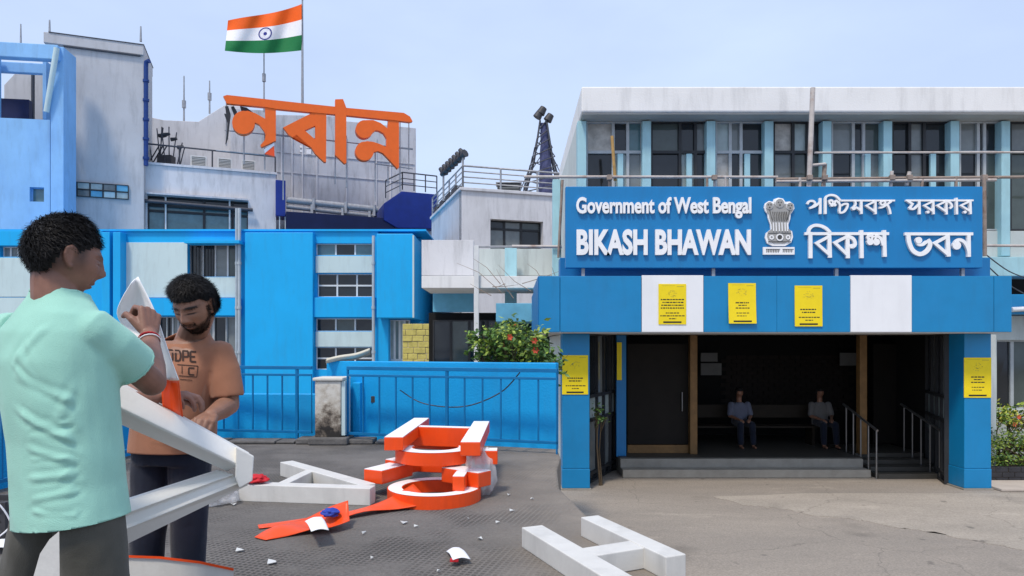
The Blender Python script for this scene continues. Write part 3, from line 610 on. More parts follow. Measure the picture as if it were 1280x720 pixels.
for off in (-.012, .032):
    for i in range(48):
        a0, a1 = i / 48 * 2 * math.pi, (i + 1) / 48 * 2 * math.pi
        mb.add([wheel(a0, 1, off), wheel(a1, 1, off), wheel(a1, .84, off), wheel(a0, .84, off)], [(0, 1, 2, 3)])
        if i % 2 == 0: mb.add([wheel(a0, .86, off), wheel(a1 - .1, .86, off), wheel(a0 + .02, .1, off)], [(0, 1, 2)])
        mb.add([wheel(a0, .26, off), wheel(a1, .26, off), wheel(a0, 0, off)], [(0, 1, 2)])
mb.build('wheel', 'flag_navy', ws, recalc=False)
p = P(330, 140, 43.6); pole('flagpole', 'bare thin pole standing behind the striped flag', p, zof(64, p) - p.z, .06, 'pole', fitted=((2.2, 0),))

# ------------------------------------------------------------------ office building with the porch
K = Fac(640, 11.85)            # front of the porch canopy
Q = Fac(640, 14.3)             # window plane above it
off = thing('office_building', 'long pale office building with a white roof slab and light blue window fins', 'building', Q.w(Q.u(960), LOW))
def qbox(name, m, px0, px1, py0, py1, n0, n1, bevel=.01, parent=off): return Q.bx(parent, name, m, px0, px1, py0, py1, n0, n1, bevel, 640)
XR = 1420
zt_, zb_ = Q.z(640, 108, .5), Q.z(640, 140, .5)
mb = MB(); Q.box(mb, Q.u(727, .5), Q.u(XR), zb_, zt_, -6, .5); mb.build('roof_slab', 'roof_white', off, .03)
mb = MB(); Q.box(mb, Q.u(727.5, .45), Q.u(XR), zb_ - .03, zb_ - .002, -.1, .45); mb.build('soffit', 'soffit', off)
ztop = zb_ - .035
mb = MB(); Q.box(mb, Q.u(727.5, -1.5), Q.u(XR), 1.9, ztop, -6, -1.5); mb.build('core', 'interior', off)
mb = MB(); Q.box(mb, Q.u(722), Q.u(730), LOW, ztop, -6, -.05); mb.build('end_wall', 'cream_wall', off)
mat('curtain', (.42, .40, .36), .35, .35, 5, spec=.5)
fins = [727.5, 808.5, 889, 961.5, 1034, 1110, 1194, 1257.5, 1330]
for px in fins: qbox('fin', 'fin_blue', px - 5.5, px + 5.5, 151, 345 if px < 1240 else 320, -.15, .14)
rr = random.Random(3)
pn = [('glass_dark', 'curtain', 'glass_pale', 'glass_dark', 'glass_grey', 'glass_teal'), ('glass_dark', 'glass_green', 'glass_pale', 'glass_dark', 'glass_dark', 'glass_grey'), ('curtain', 'glass_pale', 'glass_dark', 'glass_grey', 'glass_dark', 'glass_dark'),
      ('glass_grey', 'curtain', 'glass_green', 'glass_pale', 'glass_green', 'glass_dark'), ('glass_dark', 'glass_grey', 'glass_teal', 'glass_dark', 'glass_grey', 'glass_green'), ('glass_dark', 'glass_dark', 'glass_grey', 'glass_grey', 'glass_dark', 'glass_dark'),
      ('glass_dark', 'glass_grey', 'glass_dark', 'glass_dark', 'glass_green', 'glass_dark'), ('glass_green', 'glass_grey', 'glass_green', 'glass_green')]
frs = [[0, .48, .74, 1], [0, .52, .8, 1], [0, .3, .52, 1], [0, .4, .7, 1], [0, .42, .62, 1], [0, .3, .55, 1], [0, .45, .6, 1], [0, .5, 1]]
for i in range(len(fins) - 1):
    a, b = fins[i] + 5.6, fins[i + 1] - 5.6
    za, zm, zc = Q.z(640, 288), Q.z(640, 190), ztop
    Q.window(off, Q.u(a), Q.u(b), za, zc, 0, frs[i], [0, (zm - za) / (zc - za), 1], 'dark_frame' if i % 2 else 'steel_frame', pn[i], t=.06, dz=.12)
    qbox('spandrel', 'cream_wall', a, b, 288.6, 330, -.3, .02)
    # half drawn curtain / blind boards seen behind the glazing bars
    if i in (0, 1, 2, 4, 5):
        c0 = a + (b - a) * rr.uniform(.5, .75); qbox('window_post', 'fin_blue', c0, c0 + 7, 192, 262, -.02, .05)
qbox('spandrel', 'fin_blue', 731, 1400, 321, 345, -.4, .3)
# ground storey beside the porch, with its window
hq = (Q.u(1246), Q.u(1330), Q.z(640, 512), Q.z(640, 425))
mb = MB(); Q.holed(mb, Q.u(1200), Q.u(XR), LOW, Q.z(640, 395), -.4, 0, [hq]); mb.build('ground_wall', 'cream_wall', off)
Q.window(off, *hq, -.1, [0, .28, .64, 1], 1, 'steel_frame', ('glass_dark', 'glass_green'), t=.07)
mb = MB(); Q.box(mb, Q.u(1226), Q.u(XR), Q.z(640, 394), Q.z(640, 370), -.5, .5); mb.build('ledge', 'porch_blue', off, .01)
q = P(1272, 387, 13.75); MB().tube([q + Vector((-.12, 0, 0)), q + Vector((.25, 0, .02))], .05, 8).build('ledge_lamp', 'porch_white', off)

# bare pipe scaffolding tied along the front
sc_t = thing('pipe_scaffolding', 'rusty pipe and bamboo scaffolding tied along the upper windows', 'scaffolding', P(960, 232, 13.4))
def pipe(a, b, d0, r=.028, m='scaffold', d1=None):
    MB().tube([P(*a, d0), P(*b, d1 or d0)], r, 8).build('pole', m, sc_t)
for a, b, d, r, m in (((655, 221), (972, 221.5), 13.45, .03, 'scaffold'), ((970, 224), (1420, 220), 13.4, .03, 'rust'), ((970, 227), (1245, 225), 13.3, .03, 'scaffold'), ((1018, 191), (1420, 190), 13.5, .022, 'scaffold'),
                      ((1228, 307), (1420, 308), 13.2, .026, 'scaffold'), ((765, 170), (769, 226), 13.5, .032, 'bamboo'), ((1016, 110), (1011, 238), 13.2, .05, 'scaffold'), ((1031, 205), (1029, 236), 13.3, .045, 'rust'),
                      ((1012, 207), (1032, 205), 13.25, .03, 'scaffold'), ((762, 222), (762, 236), 13.4, .03, 'rust'), ((884, 223), (884, 238), 13.4, .025, 'rust'), ((893, 223), (893, 238), 13.4, .025, 'scaffold'), ((907, 222), (907, 236), 13.4, .02, 'scaffold'),
                      ((1115, 214), (1113, 236), 13.35, .035, 'scaffold'), ((1137, 215), (1133, 232), 13.35, .04, 'scaffold'), ((1153, 224), (1152, 236), 13.3, .03, 'rust'), ((1230, 222), (1231, 320), 12.6, .035, 'rust'), ((640, 308), (702, 308.5), 12.7, .03, 'scaffold'),
                      ((703, 225), (698, 322), 12.6, .025, 'rust'), ((1000, 222), (1000, 236), 13.3, .03, 'scaffold'), ((1195, 221), (1195, 236), 13.3, .03, 'rust')): pipe(a, b, d, r, m)
for px, d in ((762, 13.4), (1012, 13.2), (1031, 13.3), (1115, 13.35), (1137, 13.35), (893, 13.4), (1230, 12.7)):
    q = P(px, 222, d - .06); MB().box(q.x - .05, q.x + .05, q.y - .04, q.y + .04, q.z - .05, q.z + .05).build('clamp', 'rust', sc_t, .01)
for a, b in (((1232, 318), (1290, 350)), ((1232, 330), (1290, 372))):
    MB().tube(catmull([P(*a, 12.8), P((a[0] + b[0]) / 2, (a[1] + b[1]) / 2 + 5, 13.2), P(*b, 13.6)], 6), .012, 5).build('cable', 'rail_dark', sc_t)

# ------------------------------------------------------------------ porch
po = thing('entrance_porch', 'deep blue entrance porch with two white fascia panels and a dark interior', 'porch', K.w(K.u(970), LOW))
def kb(name, m, px0, px1, py0, py1, n0, n1, bevel=.008, parent=po): return K.bx(parent, name, m, px0, px1, py0, py1, n0, n1, bevel, 640)
zc0, zc1 = K.z(640, 415), K.z(640, 345)
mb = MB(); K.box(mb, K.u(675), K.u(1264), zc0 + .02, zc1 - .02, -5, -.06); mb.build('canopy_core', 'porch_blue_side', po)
seams = [674, 700, 802, 879.5, 971, 1063, 1140, 1242.5, 1265]; g = .35
for i in range(8):
    m = 'porch_white' if i in (2, 5) else 'porch_blue'
    a = K.u(seams[i]) + (.004 if i else 0); b = K.u(seams[i + 1]) - .004
    if i == 3: b += .0045
    if i == 4: a -= .0008
    pb = MB(); K.box(pb, a, b, zc0, zc1 + (.012 if m == 'porch_white' else 0), -.05, .0 + (.004 if m == 'porch_white' else 0)); pb.build('fascia_panel', m, po, .006)
for px, s_ in ((674, -1), (1265, 1)):
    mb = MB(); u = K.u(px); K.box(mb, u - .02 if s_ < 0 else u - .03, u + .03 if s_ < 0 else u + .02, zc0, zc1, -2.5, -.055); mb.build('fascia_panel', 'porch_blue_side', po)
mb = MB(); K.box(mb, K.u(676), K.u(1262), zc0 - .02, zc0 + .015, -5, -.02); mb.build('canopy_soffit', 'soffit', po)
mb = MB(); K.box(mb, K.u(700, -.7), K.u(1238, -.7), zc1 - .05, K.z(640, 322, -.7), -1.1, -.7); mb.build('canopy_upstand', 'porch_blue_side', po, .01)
# pillars with their bases
N1 = -.45
for a, b in ((703, 737), (1205.5, 1239)):
    zz = K.z(640, 586, N1)
    mb = MB(); K.box(mb, K.u(a, N1), K.u(b, N1), zz + .004, zc0 - .021, N1 - .5, N1); mb.build('pillar', 'porch_blue', po, .01)
    mb = MB(); K.box(mb, K.u(a, N1) - .006, K.u(b, N1) + .006, LOW + .03, zz, N1 - .5, N1 + .006); mb.build('pillar_base', 'porch_blue', po, .01)
    mb = MB(); K.box(mb, K.u(a, N1) - .03, K.u(b, N1) + .03, LOW, LOW + .028, N1 - .52, N1 + .03); mb.build('pillar_foot', 'step_stone', po, .005)
# splayed glazed screens running in from the pillars
class Line(Fac):
    def __init__(s, p0, p1): p0, p1 = Vector(p0), Vector(p1); s.O = p0; s.len = (p1 - p0).length; s.U = (p1 - p0).normalized(); s.N = Vector((s.U.y, -s.U.x))
sl = Line((1.42, 12.75), (2.16, 14.3)); sr = Line((8.72, 14.3), (8.14, 12.75))
for s_ in (sl, sr):
    s_.window(po, 0, s_.len, LOW + .02, zc0 - .022, .03, [0, .3, .55, .8, 1], [0, .06, .42, .58, 1], 'dark_frame', ('glass_dark', 'glass_grey', 'glass_pale', 'glass_dark', 'glass_dark', 'glass_dark', 'glass_pale', 'glass_grey'), t=.06, name='side_screen')
# dark room behind
RX0, RX1, RY = 2.2, 8.7, 17.2
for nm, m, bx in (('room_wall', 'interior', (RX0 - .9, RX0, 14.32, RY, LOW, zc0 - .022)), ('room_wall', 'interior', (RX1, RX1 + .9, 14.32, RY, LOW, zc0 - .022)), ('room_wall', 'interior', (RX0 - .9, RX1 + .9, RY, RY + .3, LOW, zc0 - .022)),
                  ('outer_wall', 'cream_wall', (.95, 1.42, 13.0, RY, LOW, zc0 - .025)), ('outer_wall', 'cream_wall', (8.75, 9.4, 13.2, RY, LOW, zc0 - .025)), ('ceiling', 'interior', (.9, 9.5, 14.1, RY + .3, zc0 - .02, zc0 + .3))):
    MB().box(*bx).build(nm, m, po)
PZ = LOW + .33                    # platform level
xs0, xs1 = 2.18, P(1085, 0, 13.5).x
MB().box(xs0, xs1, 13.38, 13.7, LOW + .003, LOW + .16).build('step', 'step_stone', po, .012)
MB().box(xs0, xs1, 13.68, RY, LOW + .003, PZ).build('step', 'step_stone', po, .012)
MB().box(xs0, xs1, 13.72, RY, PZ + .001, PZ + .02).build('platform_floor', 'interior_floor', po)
# stair down the side with hand rails
xa, xb = xs1 + .1, 8.6
for k in range(4): MB().box(xa, xb, 13.3 + k * .3, 15.5, LOW + .003 + .09 * k, LOW + .09 * (k + 1)).build('stair_step', 'interior_floor', po, .008)
for x in (xa - .05, xb - .25):
    hr = thing('stair_handrail', 'steel handrail beside the porch seats' if x < 8 else 'steel handrail against the porch side screen', 'handrail', (x, 13.3, LOW))
    MB().tube([(x, 13.25, LOW + .95), (x, 14.6, LOW + 1.35)], .025, 8).build('rail', 'chrome', hr)
    for k in range(5): y = 13.28 + k * .3; MB().tube([(x, y, LOW), (x, y, LOW + .95 + .295 * (y - 13.25))], .017, 8).build('baluster', 'chrome', hr)
# timber door posts, doors, notices
for px in (866, 1077): q = P(px, 500, 14.2); MB().box(q.x - .075, q.x + .075, 14.12, 14.28, PZ + .02, zc0 - .022).build('door_post', 'wood_frame', po, .008)
q0, q1 = P(784, 0, 14.3).x, P(861, 0, 14.3).x
dr = MB().box(q0, q1, 14.3, 14.36, PZ + .2, zc0 - .2).build('door', 'door_dark', po, .01); MB().box(q0, q1, 14.27, 14.34, PZ + .02, PZ + .19).build('kick_plate', 'wood_frame', dr, .006); MB().tube([(q1 - .15, 14.26, PZ + .9), (q1 - .15, 14.26, PZ + 1.3)], .015, 8).build('handle', 'chrome', dr)
dr = MB().box(P(1092, 0, 15.4).x, P(1170, 0, 15.4).x, 15.4, 15.46, LOW + .38, zc0 - .2).build('door', 'door_dark', po, .01)
for px0, px1, py0, py1, d in ((876, 897, 441, 452, 16.9), (876, 902, 454, 469, 16.9), (1050, 1071, 441, 457, 16.9)):
    a, b = P(px0, py1, d), P(px1, py0, d); MB().box(a.x, b.x, d, d + .03, a.z, b.z).build('notice_board', mat('notice_grey', (.2, .2, .19), .8), po, .004)
MB().box(P(771, 0, 13.9).x, P(777, 0, 13.9).x, 13.88, 13.92, P(0, 475, 13.9).z, P(0, 428, 13.9).z).build('door_sticker', 'poster_yellow', po); MB().box(P(770, 0, 14.0).x, P(782, 0, 14.0).x, 13.93, 14.1, PZ, zc0 - .03).build('blue_post', 'porch_blue_side', po)
# brick courses of the back wall
bm_ = None; br = random.Random(8)
for r_ in range(14):
    for c_ in range(12):
        x0 = 5.4 + c_ * .27 + (.13 if r_ % 2 else 0); z0 = -.35 + r_ * .1
        if bm_ is None:
            o = MB().box(-.125, .125, -.03, .0, 0, .088).build('brick', mat('dark_brick', (.022, .017, .014), .8, .3, 6), po); bm_ = o.data
        else:
            o = bpy.data.objects.new('brick', bm_); C.objects.link(o); o.parent = po
        o.location = Vector((x0, RY - .001 - br.uniform(0, .008), z0))
mat('bench_wood', (.022, .016, .010), .7, .2, 6)
bench = thing('waiting_bench', 'long wooden bench on the dark porch platform', 'bench', (5.2, 15.4, PZ + .02))
for k in range(3): MB().box(3.55, 7.0, 15.3 + k * .16, 15.44 + k * .16, PZ + .42, PZ + .46).build('slat', 'bench_wood', bench, .005)
for x in (3.7, 5.2, 6.8): MB().box(x - .03, x + .03, 15.32, 15.72, PZ + .021, PZ + .419).build('leg', 'bench_wood', bench)
MB().box(3.55, 7.0, 15.8, 15.84, PZ + .6, PZ + .9).build('backrest', 'bench_wood', bench, .005)

# ------------------------------------------------------------------ name board
KN = Fac(640, 11.95)
nb = thing('name_board', 'wide blue board with white raised English and Bengali lettering and emblem', 'sign', KN.w(KN.u(968), KN.z(640, 335)))
KN.bx(nb, 'panel', 'board_blue', 707, 1228.5, 233, 335, -.16, 0, .012, 640)
for px in (729, 892, 1046, 1204): KN.bx(nb, 'standoff', 'rail_grey', px - 2, px + 2, 335.2, 345.5, -.12, -.06, 0, 640)
def knw(u, v, n): return KN.w(u, v, n)
def text_letters(body, px0, px1, py0, py1, off_, parent, depth=.05):
    cu = bpy.data.curves.new('t', 'FONT'); cu.body = body; cu.size = 1; cu.offset = off_; cu.extrude = .05; cu.resolution_u = 4; cu.fill_mode = 'BOTH'
    ob = bpy.data.objects.new('t', cu); C.objects.link(ob); dg = bpy.context.evaluated_depsgraph_get(); dg.update()
    me = bpy.data.meshes.new_from_object(ob.evaluated_get(dg)); bpy.data.objects.remove(ob); bpy.data.curves.remove(cu)
    bm = bmesh.new(); bm.from_mesh(me); bmesh.ops.remove_doubles(bm, verts=bm.verts, dist=1e-5); bm.to_mesh(me); bm.free()
    co = np.array([v.co for v in me.vertices]); lo, hi = co.min(0), co.max(0)
    ua, ub = KN.u(px0), KN.u(px1); za, zb2 = KN.z(640, py1), KN.z(640, py0)
    par = list(range(len(co)))
    def find(i):
        while par[i] != i: par[i] = par[par[i]]; i = par[i]
        return i
    for e in me.edges: a, b = find(e.vertices[0]), find(e.vertices[1]); par[a] = b
    groups = {}
    for f in me.polygons: groups.setdefault(find(f.vertices[0]), []).append(tuple(f.vertices))
    for fs in groups.values():
        idx = sorted({i for f in fs for i in f}); rm = {i: k for k, i in enumerate(idx)}; mb = MB()
        vs = []
        for i in idx:
            t = (co[i] - lo) / (hi - lo); vs.append(KN.w(ua + (ub - ua) * t[0], za + (zb2 - za) * t[1], .003 + depth * t[2]))
        mb.add(vs, [tuple(rm[i] for i in f) for f in fs]); mb.build('letter', 'letter_white', parent)
    bpy.data.meshes.remove(me)
text_letters('Government of West Bengal', 720, 938, 247, 273.5, .030, nb)
text_letters('BIKASH BHAWAN', 720.5, 937.5, 287, 319.5, .04, nb)
def word(x0, y0, strokes, blobs=(), sc=7.2):
    mb = MB(); k = 0
    def cv(p): return KN.uz(x0 + p[0] / sc, y0 + p[1] / sc)
    U1 = (KN.u(641) - KN.u(640)) / sc
    for pts, wd in strokes:
        pp = [cv(p) for p in pts]
        if len(pp) > 2 and wd > 0: pp = [(v.x, v.y) for v in catmull([(a, b, 0) for a, b in pp], 4)]
        mb.ribbon(pp, abs(wd) * U1, knw, .003, .046 + .0012 * k); k += 1
    for bx_, by_, r in blobs:
        mb.prism([cv((bx_ + r * math.cos(i / 16 * 6.2832), by_ + r * math.sin(i / 16 * 6.2832))) for i in range(16)], knw, .003, .046 + .0012 * k); k += 1
    return mb.build('lettering', 'letter_white', nb)
def tri(x, y0, xl, ym, yb, w_): return ([(x, y0), (xl, ym), (x + 4, yb)], -w_)
word(990, 235, [([(415, 117), (915, 117)], 15), ([(245, 95), (245, 238)], 22), ([(130, 150), (146, 124), (182, 122), (200, 145), (178, 170), (146, 186)], 18), ([(146, 186), (200, 168), (242, 132)], 17),
                ([(290, 238), (290, 112)], 22), ([(288, 118), (298, 84), (335, 68), (385, 78), (425, 118)], 18), ([(330, 150), (325, 120), (350, 118), (365, 145), (385, 120), (405, 135)], 17),
                ([(405, 125), (420, 165), (418, 222), (455, 220), (482, 185), (488, 150), (455, 150), (430, 165)], 18), ([(610, 112), (612, 238)], 22), ([(552, 118), (560, 150), (540, 190), (565, 180), (610, 210)], 18), ([(736, 112), (738, 240)], 20), tri(735, 124, 655, 165, 220, 18),
                ([(800, 122), (780, 140), (800, 158), (825, 140), (815, 122)], 15), ([(770, 182), (800, 178), (845, 150), (880, 125)], 17), ([(845, 160), (862, 200), (870, 240)], 19)], [(345, 158, 16), (372, 158, 14), (540, 188, 18)])
word(1110, 235, [([(148, 116), (755, 116)], 15), ([(268, 112), (271, 240)], 22), ([(165, 120), (208, 148), (180, 190)], -19), ([(178, 186), (220, 192), (266, 150)], 19), ([(392, 112), (396, 240)], 20), tri(390, 124, 312, 163, 215, 18), ([(508, 112), (512, 242)], 20), tri(506, 124, 428, 163, 218, 18),
                 ([(510, 122), (545, 140), (560, 170), (538, 188)], 18), ([(600, 94), (603, 242)], 20), ([(722, 112), (726, 240)], 20), tri(720, 124, 640, 163, 215, 18)], [(343, 222, 13), (675, 222, 13)])
word(990, 235, [([(105, 414), (862, 414)], 25), ([(156, 400), (158, 635)], 34), ([(140, 418), (148, 372), (185, 342), (240, 342), (295, 365), (335, 405)], 27), ([(325, 425), (332, 630)], 34), tri(322, 440, 212, 500, 602, 27), ([(488, 425), (492, 635)], 34), tri(484, 440, 375, 496, 605, 27),
                ([(492, 438), (540, 462), (556, 510), (530, 538)], 30), ([(612, 384), (616, 634)], 32), ([(816, 384), (822, 622)], 32), ([(690, 480), (668, 448), (700, 430), (722, 470), (745, 438), (785, 460), (805, 520)], 26)], [(690, 488, 30), (745, 490, 30), (522, 528, 20)])
word(1110, 235, [([(138, 416), (752, 416)], 26), ([(170, 425), (178, 490), (208, 560), (262, 596), (312, 588), (352, 552), (366, 505), (345, 470)], 38), ([(250, 470), (262, 508), (300, 512), (335, 485)], 26), ([(522, 425), (532, 620)], 36), tri(518, 440, 408, 500, 598, 28),
                 ([(712, 425), (714, 622)], 30), ([(590, 495), (620, 470), (665, 485), (700, 540), (714, 600)], 28)], [(262, 474, 30), (602, 520, 38)])
# emblem: three lion heads over a wheel plinth
def ez(p): return KN.uz(940 + p[0] / 8.47, 240 + p[1] / 8.47)
sil = [(120, 170), (130, 125), (170, 100), (215, 110), (225, 80), (270, 65), (320, 75), (345, 110), (390, 105), (430, 135), (440, 180), (415, 220), (400, 240), (395, 290), (375, 350), (380, 400), (415, 420), (425, 480), (405, 540), (340, 575), (210, 575), (150, 545), (130, 490), (140, 440), (190, 400), (185, 350), (160, 280), (155, 235), (130, 205)]
em = MB().prism([ez(p) for p in sil], knw, .003, .04).build('emblem', 'letter_white', nb)
def inner(k): return [(280 + (x - 280) * k, 325 + (y - 325) * (k + .02)) for x, y in sil]
MB().prism([ez(p) for p in inner(.87)], knw, .03, .05).build('emblem_relief', 'emblem_grey', em)
def disc(name, m, cx, cy, r, n0, n1, r2=0):
    mb = MB(); o_ = [(cx + r * math.cos(i / 20 * 6.2832), cy + r * math.sin(i / 20 * 6.2832)) for i in range(20)]
    if r2: mb.prism([ez(p) for p in o_], knw, n0, n1, [[ez((cx + r2 * math.cos(i / 20 * 6.2832), cy + r2 * math.sin(i / 20 * 6.2832))) for i in range(19, -1, -1)]])
    else: mb.prism([ez(p) for p in o_], knw, n0, n1)
    return mb.build(name, m, em)
for cx, cy, r in ((280, 125, 44), (172, 150, 36), (388, 158, 36)):
    disc('lion_head', 'emblem_grey', cx, cy, r, .04, .066); disc('mane_ring', 'letter_white', cx, cy, r + 4, .04, .06, r - 6)
    for dx in (-14, 14): disc('eye', 'emblem_dark', cx + dx, cy - 8, 6, .06, .071)
    disc('muzzle', 'emblem_dark', cx, cy + 20, 8, .06, .07)
mb = MB()
for k, x in enumerate((212, 240, 272, 302, 334, 358)): mb.ribbon([ez((x, 330)), ez((x + 4, 420))], .016, knw, .045, .062 + .001 * k)
mb.build('lion_leg', 'letter_white', em, kind='stuff')
mb = MB()
for k in range(9): x = 205 + k * 18; mb.ribbon([ez((x, 215)), ez((x + 8, 260)), ez((x + 2, 315))], .006, knw, .045, .056 + .001 * k)
for x, y, x1, y1 in ((175, 195, 200, 300), (385, 200, 362, 300), (160, 440, 400, 440), (160, 530, 400, 530)): mb.ribbon([ez((x, y)), ez((x1, y1))], .008, knw, .045, .0575)
mb.build('engraving', 'emblem_dark', em, kind='stuff')
disc('wheel', 'letter_white', 280, 485, 38, .04, .064, 26); disc('wheel_hub', 'emblem_dark', 280, 485, 20, .04, .06); disc('plinth_animal', 'letter_white', 195, 485, 24, .04, .06, 12); disc('plinth_animal', 'letter_white', 368, 485, 24, .04, .06, 12)
mp_ = KN.bx(nb, 'motto_plate', 'letter_white', 954, 993.2, 308.8, 318.2, .003, .04, 0, 640)
mb = MB()
for k, (a, b) in enumerate(((956.5, 974), (977, 991))):
    mb.ribbon([KN.uz(a, 312), KN.uz(b, 312)], .012, knw, .038, .0435)
    x = a + 1
    while x < b - .5: mb.ribbon([KN.uz(x, 312), KN.uz(x - .3, 316)], .010, knw, .038, .0425 + .0003 * (int(x * 10) % 7)); mb.ribbon([KN.uz(x, 314.5), KN.uz(x + 1.4, 313.8)], .009, knw, .038, .0405); x += 2.1
mb.build('motto_lettering', 'emblem_dark', mp_, kind='stuff')

# ------------------------------------------------------------------ yellow posters
def poster(label, fac, n, px0, px1, py0, py1, seed, lines, curl=0.):
    o = thing('poster', label, 'poster', fac.w(fac.u((px0 + px1) / 2, n), fac.z(640, py1, n), n), 'yellow posters on the porch')
    u0, u1, z0, z1 = fac.u(px0, n), fac.u(px1, n), fac.z(640, py1, n), fac.z(640, py0, n); r = random.Random(seed)
    def bow(v): return n + .006 + curl * (1 - v) ** 2
    mb = MB(); vs = []
    for k in (0, .006):
        for j in range(7):
            v = j / 6
            for i in range(2): vs.append(fac.w(u0 + (u1 - u0) * i, z0 + (z1 - z0) * v, bow(v) + k))
    fs = []
    for j in range(6): a = 2 * j; fs += [(a, a + 1, a + 3, a + 2), (14 + a + 2, 14 + a + 3, 14 + a + 1, 14 + a), (a, a + 2, 14 + a + 2, 14 + a), (a + 1, 14 + a + 1, 14 + a + 3, a + 3)]
    mb.add(vs, fs + [(0, 14, 15, 1), (12, 13, 27, 26)]); sh = mb.build('sheet', 'poster_yellow', o)
    def mark(mb, a, b, c, d):
        for (va, vb) in ((c, d),):
            mb.add([fac.w(u0 + (u1 - u0) * x, z0 + (z1 - z0) * y, bow(y) + .0075) for x, y in ((a, va), (b, va), (b, vb), (a, vb))], [(0, 1, 2, 3)])
    pr = MB()
    for (y, h, x0, x1) in lines:
        x = x0
        while x < x1 - .02: w_ = min(r.uniform(.04, .13), x1 - x); mark(pr, x, x + w_, y, y + h); x += w_ + .022
    mark(pr, .17, .83, .035, .075); pr.build('print', 'print_black', sh, kind='stuff')
    gr = MB()
    for k in range(26): a = r.uniform(0, 6.28); q_ = r.uniform(.3, 1); x = .48 + .2 * q_ * math.cos(a); y = .76 + .1 * q_ * math.sin(a); mark(gr, x, x + r.uniform(.015, .05), y, y + .012)
    mark(gr, .66, .92, .93, .945); mark(gr, .12, .6, .955, .96); gr.build('line_drawing', 'print_grey', sh, kind='stuff')
L1 = [(.60, .028, .08, .92), (.53, .028, .14, .9), (.46, .028, .1, .9), (.39, .028, .08, .92), (.27, .024, .26, .74), (.2, .024, .06, .94), (.13, .022, .38, .64)]
L2 = [(.50, .03, .26, .74), (.44, .024, .36, .66), (.37, .026, .26, .76), (.25, .02, .28, .74), (.18, .018, .3, .68)]
L3 = [(.40, .03, .2, .8), (.33, .028, .26, .74), (.21, .024, .14, .9), (.14, .022, .38, .66)]
poster('yellow poster with eight text lines on the white fascia panel', K, .005, 823, 857.5, 355, 405.5, 1, L1)
poster('yellow poster with a curled lower edge on the blue fascia beside the white panel', K, .001, 910, 944.5, 354, 404.5, 2, L2, .04)
poster('yellow poster with a sketch above four text lines on the blue fascia', K, .001, 993, 1027.5, 357, 408, 3, L3, .01)
poster('yellow poster on the porch pillar next to the flowering bush', K, N1 + .001, 702.5, 735, 444, 493, 4, L3)
poster('yellow poster on the porch pillar next to the hedge planter', K, N1 + .001, 1204.5, 1238.5, 447, 497, 5, L2)

# ------------------------------------------------------------------ covered link between the two buildings
V = Fac(640, 19.0)
lk = thing('covered_link', 'low covered walkway with white beam, pale posts and a light blue slab', 'walkway', V.w(V.u(610), LOW))
def vb(name, m, px0, px1, py0, py1, n0, n1, bevel=.01): return V.bx(lk, name, m, px0, px1, py0, py1, n0, n1, bevel, 640)
def vpost(name, m, px0, px1, py0, n0, n1): mb = MB(); V.box(mb, V.u(px0, n1), V.u(px1, n1), LOW, V.z(640, py0, n1), n0, n1); return mb.build(name, m, lk, .01)
vpost('post', 'white_frame', 592.5, 598.5, 307, -.1, 0); vpost('post', 'fin_blue', 631, 646, 309, -2.0, -1.6); vpost('post', 'fin_blue', 691, 700.5, 224, -.4, -.1)
vb('beam', 'roof_white', 527, 701, 345, 360, -2.2, -.12); vb('slab', 'tarp_blue', 620, 700, 379, 402, -1.5, .4); vb('back_wall', 'cream_wall', 599, 700, 311, 344.5, -2.6, -2.3); vb('upper_wall', 'white_wall', 527, 592, 300, 344.5, -2.6, -2.2)
vb('window_band', 'tarp_blue', 541, 592, 361, 390, -2.4, -2.3); vb('dark_wall', 'interior', 536, 700, 391, 530, -3.0, -2.5)
V.window(lk, V.u(541, -2.3), V.u(700, -2.3), LOW, V.z(640, 400, -2.3), -2.28, 7, 1, 'dark_frame', ('glass_dark', 'glass_green', 'glass_dark'), t=.08)
vb('sill_rail', 'rail_grey', 598, 700, 307, 309.5, -.06, 0)
YB = random.Random(4)   # dry branches caught on the slab
for k in range(13):
    q = P(YB.uniform(610, 700), YB.uniform(352, 380), 18.2); e = q + Vector((YB.uniform(-1.3, 1.3), YB.uniform(-.3, .3), YB.uniform(-.2, .9)))
    MB().tube([q, q.lerp(e, .5) + Vector((0, 0, YB.uniform(-.1, .15))), e], [.012, .008, .004], 5).build('dry_branch', 'rust', lk)
# yellow stone garden wall, block by block
yw = thing('yellow_stone_wall', 'yellow stone block garden wall between the blue bay and the dark walkway', 'wall', P(522, 505, 26))
d = 26.; X0, X1 = P(503, 0, d).x, P(542, 0, d).x; z_ = LOW; r = random.Random(6); row = 0
while z_ < P(0, 405, d).z:
    x = X0 - (.2 if row % 2 else 0)
    while x < X1:
        w_ = r.uniform(.32, .46); MB().box(max(x, X0) + .008, min(x + w_, X1) - .008, d + r.uniform(-.02, .02), d + .3, z_ + .008, z_ + .22).build('stone', 'yellow_stone', yw, .015) if min(x + w_, X1) - max(x, X0) > .06 else None; x += w_
    z_ += .228; row += 1
MB().box(X0, X1, d + .03, d + .28, LOW, z_ - .02).build('mortar', 'kerb_pale', yw)
